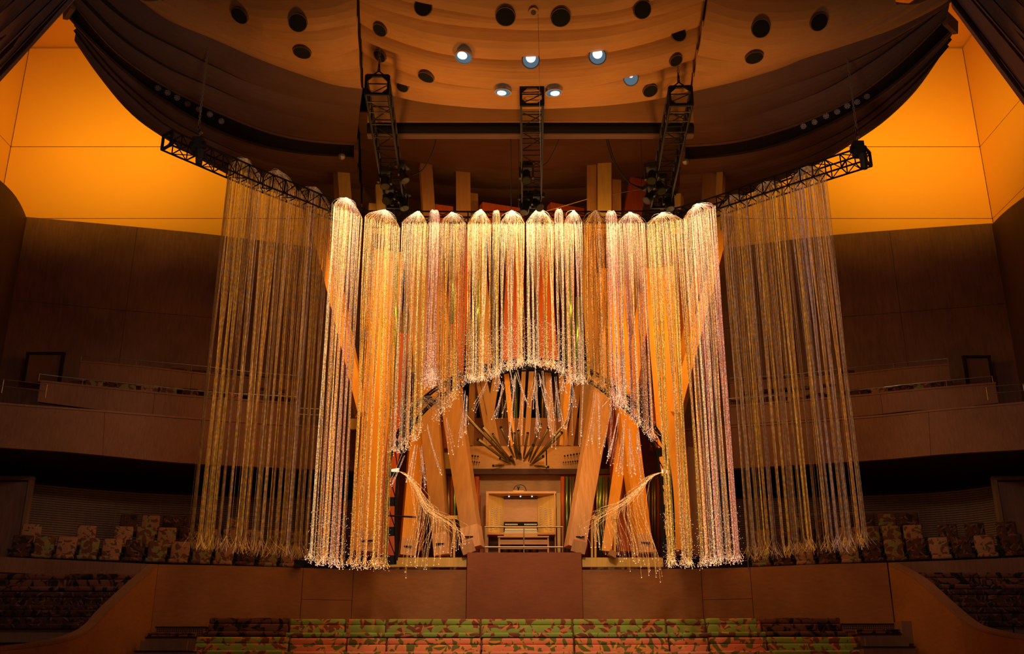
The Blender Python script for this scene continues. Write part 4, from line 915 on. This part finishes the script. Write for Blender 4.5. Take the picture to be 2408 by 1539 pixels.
# low cabinets, grilles and steps at the bench ends
def cab(label, x0, x1, y0, y1, Y, d, m='wall', grille=False, cat='cabinet', nm='low_cabinet'):
    t = thing(nm, label, cat, P((x0 + x1) / 2, y1, Y)); a = P(x0, y0, Y); b = P(x1, y1, Y); cx = (a.x + b.x) / 2; wd = abs(b.x - a.x)
    MB().box((cx, Y + d / 2, (a.z + b.z) / 2), (wd, d, a.z - b.z)).build('body', m, t)
    MB().box((cx, Y + d / 2, a.z + .012), (wd + .04, d + .04, .03)).build('top', 'joint' if not grille else 'blackplastic', t)
    if grille:
        q = MB(); zz = a.z - .04
        while zz > b.z + .03:
            xx = cx - wd / 2 + .04
            while xx < cx + wd / 2 - .03: q.box((xx, Y - .003, zz), (.022, .01, .022)); xx += .05
            zz -= .045
        q.build('grille_holes', 'black', t, kind='stuff')
cab('perforated grille box against the wall at the left bench end', 367, 482, 1477, 1494, 25.0, .4, 'wall', True, 'grille', 'floor_grille'); cab('perforated grille box against the wall at the right bench end', 1980, 2105, 1470, 1486, 25.0, .4, 'wall', True, 'grille', 'floor_grille')
cab('brown cabinet at the left end of the second bench row', 343, 458, 1501, 1534, 24.0, .5); cab('brown cabinet at the right end of the second bench row', 2022, 2123, 1494, 1526, 24.0, .5)
cab('wide low step at the bottom left bench end', 318, 448, 1534, 1575, 23.2, .6, nm='low_step', cat='step'); cab('wide low step at the bottom right bench end', 2030, 2157, 1524, 1570, 23.2, .6, nm='low_step', cat='step')
cab('small dark speaker box at the right end of the left deck seats', 692, 707, 1320, 1334, 25.8, .15, 'blackplastic', nm='speaker_box', cat='speaker')
bench_seat('dark cushion on the cabinet at the left bench end', 346, 456, 1488, 1494, 1500, 24.3, 'fabdark', None, False); bench_seat('dark cushion on the cabinet at the right bench end', 2018, 2119, 1480, 1486, 1492, 24.3, 'fabdark', None, False)
# side benches beyond the ramp walls
for side, xs, ys, in (('left', [(-60, 160, 322), (-70, 148, 266), (-75, 0, 232)], [(1349, 1364, 1387), (1392, 1406, 1430), (1434, 1452, 1474)]),
                      ('right', [(2150, 2302, 2470), (2206, 2320, 2475), (2246, 2355, 2480)], [(1346, 1360, 1382), (1386, 1400, 1424), (1428, 1444, 1468)])):
    for k in range(3):
        for j in range(2):
            bench_seat('%s %s segment of the %s row of the side benches beyond the %s ramp' % (('outer', 'inner')[j if side == 'left' else 1 - j], ('dark leaf', 'grey leaf', 'grey leaf')[k], ('top', 'middle', 'bottom')[k], side), xs[k][j] + 1, xs[k][j + 1] - 1, *ys[k], 24.72 - k * .8, ('fabdark', 'seatC', 'seatC')[k], 'side benches %s' % side)
for k, (x0, x1) in enumerate(((875, 940), (944, 1022), (1028, 1074))): bench_seat('low leaf patterned cushion behind the wall, %s of three left of the pedestal' % ordn[k], x0, x1, 1328, 1333, 1342, 26.65, 'seatA', 'left deck cushions', False)
for k, (x0, x1) in enumerate(((1388, 1470), (1474, 1520), (1524, 1580))): bench_seat('low leaf patterned cushion behind the wall, %s of three right of the pedestal' % ordn[k], x0, x1, 1328, 1333, 1342, 26.65, 'seatA', 'right deck cushions', False)

# ================================================================= FIBRES
GOLD = (1.0, .50, .06); PEACH = (1.0, .41, .10); PINKC = (1.0, .36, .18); WHITE = (1.0, .62, .22); AMB = (1.0, .30, .03)
class Fib(MB):
    def __init__(s): super().__init__(); s.c = []
    def strand(s, pts, r, cols, n=3):
        k = len(s.v); s.tube(pts, r, n, caps=False)
        for i in range(len(pts)): s.c += [cols[i]] * n
def tips(mb, c, r): mb.octa(c, r)
def bundle(label, tl_, tr_, Ys, apex, bots, n=95, hot=1.0, pal=(GOLD, PEACH, WHITE), clumps=6, flare=.10, tipn=1.0, mat_='fibre_hot', seed=0, r=.0045, grp='bright fibre bundles', loop=False, spark=4, tight=.92, width_b=None):
    """bots: list of (px,py) along the lower edge from left to right"""
    R = random.Random(seed); a = P(*tl_, Ys[0]); b = P(*tr_, Ys[1]); ap = P(*apex, (Ys[0] + Ys[1]) / 2 + .05)
    t = thing('fibre_bundle', label, 'fibre optic bundle', ap, group=grp)
    MB().tube([a, b], .010, 6).build('carrier_bar', 'chrome' if hot > .8 else 'chain', t)
    st = Fib(); cr = Fib(); tp = MB()
    zb = [P(x, y, Ys[0] + (Ys[1] - Ys[0]) * i / max(1, len(bots) - 1)).z for i, (x, y) in enumerate(bots)]
    def bot(u):
        q = u * (len(zb) - 1); i = min(int(q), len(zb) - 2) if len(zb) > 1 else 0
        return zb[i] + (zb[i + 1] - zb[i]) * (q - i) if len(zb) > 1 else zb[0]
    cl = sorted([(k + .5 + R.uniform(-.33, .33)) / clumps for k in range(clumps)]); along = (b - a)
    clc = [R.choice(pal) for _ in cl]
    cbr = {q: R.uniform(.6, 1.25) for q in cl}
    for i in range(n):
        u = (i + R.random()) / n; dz = R.uniform(-.12, .12)
        p = a.lerp(b, u) + Vector((0, dz, 0)); p.z += R.uniform(-.01, .01)
        cu, cc0 = min(zip(cl, clc), key=lambda q: abs(q[0] - u)); bl = min(1, max(0, bot(u)))
        zend = bot(u) + R.uniform(-.06, .10) + (abs(u - cu) * .3); base = R.choice(pal) if R.random() < .45 else cc0
        br = R.choice((.28, .45, .7, 1.0, 1.4)) * hot * cbr[cu]; col = [base[0] * br, base[1] * br * (.80 if br < .5 else .92), base[2] * br]
        # crown: from the source up and over to the bar
        ctrl = Vector((p.x - (p.x - ap.x) * .36, p.y, ap.z - .03 - .30 * (ap.z - p.z) + R.uniform(-.05, .03))) if not loop else Vector((p.x + (p.x - ap.x) * .1, p.y, ap.z + .14 + R.uniform(-.04, .04)))
        if not loop and R.random() < .12: ctrl = ctrl + Vector((R.uniform(-.22, .22), 0, R.uniform(0, .12)))
        src = ap + Vector((R.uniform(-.03, .03), R.uniform(-.05, .05), R.uniform(-.03, .0))); cp = []; cc = []
        for k in range(7):
            f = k / 6; q = src * (1 - f) ** 2 + ctrl * 2 * f * (1 - f) + p * f * f; cp.append(q)
            g = (1 - f) ** 2.0 * (2.0 * hot if hot > .8 else .10)
            cc.append([col[j] * ((1 - .35 * (1 - f)) if hot > .8 else .5) + g * (1, .82, .50)[j] for j in range(3)])
        cr.strand(cp, r, cc)
        # fall
        L = p.z - zend; tgt = a + along * cu; off = R.gauss(0, .020); pts = []; cs2 = []
        K = 9; sw = R.uniform(-.02, .02)
        for k in range(K + 1):
            f = k / K; w_ = tight * (3 * min(1, max(0, (f - .05) / .72)) ** 2 - 2 * min(1, max(0, (f - .05) / .72)) ** 3)
            x = p.x + (tgt.x + off - p.x) * w_ + sw * sin(f * 5); y = p.y + (tgt.y + off * .6 + (tgt.y - p.y) * 0 - p.y) * w_ * .9
            pts.append(Vector((x, y, p.z - (L - flare * 1.8) * f)))
            g = (.75 if hot > .8 else 0) * hot * max(0, 1 - f * 3.5)
            cs2.append([c * (1.05 - .42 * f) + g * k2 for c, k2 in zip(col, (1, .70, .28))])
        e = Vector((R.gauss(0, flare * .6), R.gauss(0, flare * .5), -flare * 1.8)); q1 = pts[-1] + Vector((e.x * .35, e.y * .35, e.z * .5)); q2 = pts[-1] + e
        pts += [q1, q2]; cs2 += [[c * .9 for c in col]] * 2
        st.strand(pts, r, cs2)
        if R.random() < tipn:
            tips(tp, q2, R.uniform(.006, .0125))
            for _ in range(int(spark * 1.5)):
                f = R.random() ** 2.2; q = pts[-3] + Vector((R.gauss(0, .05), R.gauss(0, .05), f * 1.1 - .14)); tips(tp, q, R.uniform(.0035, .008))
    st.build('strands', mat_, t, kind='stuff'); cr.build('crown', mat_, t, kind='stuff')
    if tp.v: tp.build('glowing_tips', 'tip' if hot > .8 else 'tip_dim', t, kind='stuff')
    return t
A_ = (GOLD, PEACH, WHITE); B_ = (PEACH, PINKC, WHITE); G_ = (GOLD, GOLD, WHITE, AMB)
bundle('first tall bright fibre bundle from the left, under a slanted bar', (783, 483), (852, 512), (21.9, 22.3), (816, 466), [(724, 1322), (806, 1336)], 115, 1.0, (PEACH, WHITE, GOLD, PINKC), 7, seed=1)
bundle('second tall bright fibre bundle from the left', (858, 512), (941, 535), (22.3, 22.5), (905, 494), [(820, 1334), (905, 1338)], 120, .85, (PEACH, AMB, GOLD), 7, seed=2, spark=2)
bundle('third bright bundle from the left, ending on the left arch', (944, 527), (1006, 527), (22.5, 22.5), (985, 498), [(928, 1072), (965, 1052), (1000, 1012)], 95, .95, (PEACH, GOLD, WHITE), 5, seed=3)
bundle('narrow looped bundle left of centre with a spray of pink tips', (1009, 527), (1034, 527), (22.45, 22.45), (1021, 500), [(1005, 915), (1035, 900)], 55, 1.1, (PINKC, WHITE), 3, seed=4, loop=True, spark=9, flare=.16)
bundle('fourth broad bright bundle, ending on the left arch slope', (1036, 527), (1096, 527), (22.5, 22.5), (1063, 500), [(1028, 995), (1060, 950), (1090, 902)], 95, .85, (PEACH, AMB, GOLD), 6, seed=5, spark=4)
bundle('bright golden bundle left of the arch top', (1099, 527), (1156, 527), (22.5, 22.5), (1131, 494), [(1097, 900), (1155, 893)], 100, 1.05, G_, 6, seed=6, spark=9)
bundle('very narrow looped bundle left of the arch top', (1158, 527), (1176, 527), (22.45, 22.45), (1167, 500), [(1160, 892), (1178, 886)], 34, 1.2, A_, 2, seed=7, loop=True, spark=9)
bundle('white hot bundle just left of the middle', (1177, 527), (1234, 527), (22.5, 22.5), (1204, 496), [(1178, 876), (1234, 858)], 100, 1.25, (WHITE, GOLD, PEACH), 5, seed=8, spark=9)
bundle('brightest bundle right under the middle truss', (1237, 527), (1302, 527), (22.5, 22.5), (1268, 492), [(1240, 860), (1302, 868)], 105, 1.25, (WHITE, GOLD, WHITE, AMB), 6, seed=9, spark=8)
bundle('narrow looped bundle right of the middle', (1304, 527), (1325, 527), (22.45, 22.45), (1314, 497), [(1306, 872), (1328, 890)], 42, 1.2, (WHITE, PEACH), 2, seed=10, loop=True, spark=6)
bundle('white pink bundle right of the middle', (1327, 527), (1369, 527), (22.5, 22.5), (1349, 496), [(1325, 898), (1370, 902)], 75, 1.2, (WHITE, PINKC, PEACH), 4, seed=11, spark=6, tight=.9)
bundle('orange bundle over the right arch shoulder', (1371, 527), (1428, 527), (22.5, 22.5), (1402, 496), [(1378, 895), (1410, 912), (1440, 940)], 90, .8, (GOLD, AMB, PEACH), 5, seed=12, spark=5)
bundle('narrow looped pink bundle right of centre', (1425, 527), (1452, 527), (22.4, 22.4), (1438, 502), [(1440, 950), (1468, 960)], 50, 1.1, (PINKC, WHITE), 3, seed=13, loop=True, spark=10, flare=.16)
bundle('broad pink bundle ending on the right arch slope', (1452, 527), (1518, 527), (22.5, 22.5), (1482, 500), [(1462, 965), (1500, 1005), (1550, 1040)], 105, .95, (PINKC, PEACH, WHITE), 6, seed=14)
bundle('second tall bright fibre bundle from the right', (1521, 528), (1605, 518), (22.5, 22.3), (1557, 501), [(1575, 1330), (1655, 1336)], 115, .9, (GOLD, GOLD, PEACH), 5, seed=15, spark=5)
bundle('tall bright pink bundle at the right end under a slanted bar', (1607, 516), (1682, 488), (22.3, 21.9), (1640, 481), [(1680, 1328), (1755, 1322)], 120, .95, (PINKC, PEACH, WHITE), 9, seed=16, spark=5)
DG = ((1.0, .40, .03), (.85, .30, .03), (.8, .32, .07), (.65, .30, .11)); SP = dict(hot=.55, mat_='fibre_dim', flare=.16, tipn=0, grp='dim side fibre bundles', r=.0042, tight=.86)
bundle('outermost dim amber fibre bundle on the left', (537, 389), (618, 420), (20.25, 20.95), (580, 374), [(440, 1290), (560, 1296)], 120, pal=DG, clumps=6, seed=21, **SP)
bundle('middle dim amber fibre bundle on the left', (624, 421), (702, 452), (21.0, 21.6), (656, 402), [(540, 1298), (650, 1308)], 105, pal=DG, clumps=7, seed=22, **SP)
bundle('inner dim amber bundle on the left with a greenish crown', (704, 453), (777, 483), (21.6, 22.1), (742, 441), [(650, 1308), (712, 1314)], 100, pal=DG, clumps=7, seed=23, **SP)
bundle('inner dim amber bundle on the right with a greenish crown', (1694, 492), (1760, 470), (22.0, 21.6), (1722, 460), [(1790, 1314), (1850, 1312)], 100, pal=DG, clumps=9, seed=24, **SP)
bundle('middle dim amber fibre bundle on the right', (1766, 468), (1845, 442), (21.5, 21.0), (1800, 427), [(1880, 1308), (1960, 1300)], 110, pal=DG, clumps=8, seed=25, **SP)
bundle('outermost dim rosy amber fibre bundle on the right', (1852, 440), (1940, 412), (20.9, 20.4), (1890, 392), [(1970, 1300), (2055, 1286)], 125, pal=DG + ((.8, .42, .26),), clumps=7, seed=26, **SP)

# the black arched truss that carries the lower ends
YA = 23.1
ap_ = [(920, 1318), (919, 1230), (922, 1140), (934, 1060), (968, 985), (1030, 925), (1110, 884), (1240, 858), (1370, 878), (1450, 930), (1510, 985), (1550, 1050), (1566, 1140), (1571, 1230), (1572, 1312)]
ar = thing('arched_truss', 'black arched ladder truss under the ends of the fibre curtain', 'truss', P(1245, 1310, YA))
cl_ = pline(ap_, YA, 60)
inn, out = [], []
for i, p in enumerate(cl_):
    d = (cl_[min(i + 1, 59)] - cl_[max(i - 1, 0)]).normalized(); nn = Vector((-d.z, 0, d.x)); inn.append(p - nn * .115); out.append(p + nn * .115)
for L in (inn, out):
    for dy in (-.1, .1): MB().tube([p + Vector((0, dy, 0)) for p in L], .024, 6).build('chord', 'steel', ar)
for i in range(0, 60, 3): MB().beam(inn[i], out[i], .05, .2, Vector((0, 1, 0))).build('rung', 'steel', ar)
for i in range(0, 57, 3): MB().tube([inn[i] + Vector((0, .1, 0)), out[i + 3] + Vector((0, .1, 0))], .012, 5).build('brace', 'steel', ar)
MB().tube([P(905, 1213, YA - .2), P(978, 1217, YA - .2)], .02, 6).build('side_arm', 'steel', ar)
# cables and coils resting on the arch
for k, (x, y, rr) in enumerate(((985, 960, .45), (1015, 950, .35), (1420, 905, .35), (1475, 945, .4), (1370, 868, .35))):
    R = random.Random(80 + k); f = Fib(); c = P(x, y, YA - .15)
    for q in range(16):
        r_ = rr * R.uniform(.5, 1.1); ox = R.gauss(0, .12); a0 = R.uniform(-.3, .5); pts = [c + Vector((ox + r_ * cos(a0 + pi * (j / 9)), R.uniform(-.1, .1), r_ * .75 * sin(a0 + pi * (j / 9)) - .1)) for j in range(10)]
        f.strand(pts, .005, [(.30, .13, .04)] * 10)
    o = f.build('fibre_coil', 'fibre_dim'); o['kind'] = 'stuff'; o['label'] = 'tangle of loose brown fibre loops, %s from the left on the black arch' % ordn[k]; o['category'] = 'fibre coil'; o['group'] = 'coils on the arch'
# sprays of single fibres under the arch: start pixel, end pixel
sprays = [((1145, 912), (1116, 960), 4), ((1183, 912), (1168, 975), 6), ((1170, 880), (1172, 915), 9), ((1205, 890), (1186, 975), 3), ((1198, 878), (1208, 912), 4), ((1215, 880), (1238, 950), 5), ((1212, 890), (1196, 1040), 7),
          ((1262, 880), (1252, 950), 7), ((1228, 940), (1224, 1018), 3), ((1268, 890), (1272, 912), 5), ((1258, 900), (1265, 1005), 6), ((1270, 895), (1286, 955), 4), ((1262, 900), (1262, 1024), 3), ((1276, 885), (1296, 1015), 6),
          ((1296, 900), (1298, 986), 5), ((1306, 900), (1316, 1002), 5), ((1325, 900), (1322, 912), 10), ((1308, 930), (1308, 1055), 2), ((1345, 905), (1347, 953), 6), ((1345, 940), (1336, 1018), 4), ((1372, 910), (1370, 1035), 4),
          ((1400, 930), (1384, 1042), 5), ((1408, 930), (1408, 1045), 6), ((1440, 960), (1425, 1060), 6), ((1455, 980), (1435, 1085), 8), ((1470, 1000), (1458, 1108), 8), ((1480, 1010), (1485, 1110), 7), ((1500, 1020), (1498, 1060), 5),
          ((1097, 940), (1094, 1010), 6), ((1090, 930), (1085, 1040), 5), ((1050, 990), (1062, 1060), 4), ((1003, 1010), (1030, 1110), 4), ((975, 1060), (960, 1130), 8), ((990, 1060), (1000, 1140), 7), ((950, 1075), (918, 1135), 4), ((1005, 880), (1020, 900), 10), ((1460, 860), (1470, 905), 12), ((1020, 830), (1022, 900), 12),
          ((1470, 900), (1455, 960), 10), ((1030, 880), (1036, 915), 8), ((1497, 1030), (1510, 1130), 5)]
def sprayplace(s0, k):
    tens = ['', 'twenty', 'thirty', 'forty']; kk = k + 1
    base = ordn[kk - 1] if kk <= 20 else ('fortieth' if kk == 40 else 'thirtieth' if kk == 30 else tens[kk // 10 - 1] + ' ' + ordn[kk % 10 - 1])
    return base + ' from the left, ' + ('on the left leg' if s0[0] < 1040 else 'on the left shoulder' if s0[0] < 1160 else 'under the crest' if s0[0] < 1330 else 'on the right shoulder' if s0[0] < 1430 else 'on the right leg')
for k, (s0, s1, m_) in enumerate(sorted(sprays, key=lambda q: q[0][0])):
    R = random.Random(200 + k); f = Fib(); tp = MB(); c = P(*s0, YA - .35); e = P(*s1, YA - .5)
    t = thing('fibre_spray', 'loose glowing fibre spray, %s of the arch' % sprayplace(s0, k), 'fibre spray', c, group='loose sprays under the arch')
    for q in range(m_):
        ee = e + Vector((R.gauss(0, .05), R.uniform(-.1, .1), R.uniform(-.12, .14))); cc = c + Vector((R.gauss(0, .02), R.gauss(0, .02), R.uniform(0, .15)))
        mid = cc.lerp(ee, .5) + Vector(((cc.x - ee.x) * .12, 0, .04)); pts = [cc * (1 - s) ** 2 + mid * 2 * s * (1 - s) + ee * s * s for s in (0, .17, .33, .5, .67, .83, 1)]
        g = R.uniform(.35, .8); f.strand(pts, .0042, [(g, g * .52, g * .28)] * 7); tips(tp, ee, R.uniform(.009, .015))
        for _ in range(2): tips(tp, cc.lerp(ee, R.uniform(.5, 1)) + Vector((R.gauss(0, .02), 0, 0)), .006)
    f.build('strands', 'fibre_hot', t, kind='stuff'); tp.build('glowing_tips', 'tip', t, kind='stuff')
# the two comet-like bunches
def comet(label, s0, c1, ends, seed):
    R = random.Random(seed); f = Fib(); tp = MB(); c = P(*s0, YA - .3)
    t = thing('fibre_comet', label, 'fibre spray', c); sg = 1 if c1[1][0] > s0[0] else -1
    MB().tube([c - Vector((sg * .12, 0, 0)), c + Vector((sg * .05, 0, .01))], .03, 8, .045).build('ferrule', 'tip', t)
    path = [P(x, y, YA - .3) for x, y in c1]
    for q in range(54):
        i = R.random(); j = min(int(i * (len(ends) - 1)), len(ends) - 2); ff = i * (len(ends) - 1) - j
        ex = ends[j][0] + (ends[j + 1][0] - ends[j][0]) * ff; ey = ends[j][1] + (ends[j + 1][1] - ends[j][1]) * ff
        e = P(ex + R.gauss(0, 4), ey + R.gauss(0, 12), YA - .3 + R.uniform(-.3, .3)); sp_ = Vector((R.gauss(0, .09), R.gauss(0, .12), R.gauss(0, .09)))
        pk = .30 + .66 * i; Q = [c] + path; K_ = resample(Q, 21); m = max(3, int(pk * 20)); follow = [K_[int(m * a / 6)] + sp_ * (a / 6) ** 2 for a in range(7)]
        a0 = follow[-1]; tg = (K_[m] - K_[m - 2]).normalized(); rem = e - a0; b1 = a0 + tg * rem.length * .55; b1.x = min(max(b1.x, min(a0.x, e.x) - .1), max(a0.x, e.x) + .1); b2 = Vector((e.x, e.y, e.z + (a0.z - e.z) * .45))
        pts = follow + [a0 * (1 - s) ** 3 + b1 * 3 * s * (1 - s) ** 2 + b2 * 3 * s * s * (1 - s) + e * s ** 3 for s in (1 / 6, 2 / 6, 3 / 6, 4 / 6, 5 / 6, 1)]
        g = R.uniform(.4, 1.0); f.strand(pts, .0036, [(g * (1.35 - k * .04), g * (.60 - k * .022), g * (.17 - k * .008)) for k in range(13)]); tips(tp, e, R.uniform(.008, .013))
        if R.random() < .6: tips(tp, pts[9].lerp(pts[11], R.random()), .007)
    f.build('strands', 'fibre_hot', t, kind='stuff'); tp.build('glowing_tips', 'tip', t, kind='stuff')
comet('comet shaped bunch of fibres curving right from the left arch leg', (933, 1107), [(962, 1122), (985, 1160), (1008, 1200), (1048, 1222), (1085, 1250)], [(948, 1345), (968, 1320), (985, 1335), (1010, 1320), (1040, 1308), (1072, 1285), (1098, 1282)], 61)
comet('comet shaped bunch of fibres curving left from the right arch leg', (1562, 1110), [(1530, 1122), (1500, 1155), (1455, 1192), (1410, 1212), (1372, 1238)], [(1555, 1350), (1530, 1335), (1505, 1325), (1480, 1318), (1455, 1310), (1412, 1285), (1400, 1270), (1370, 1250)], 62)
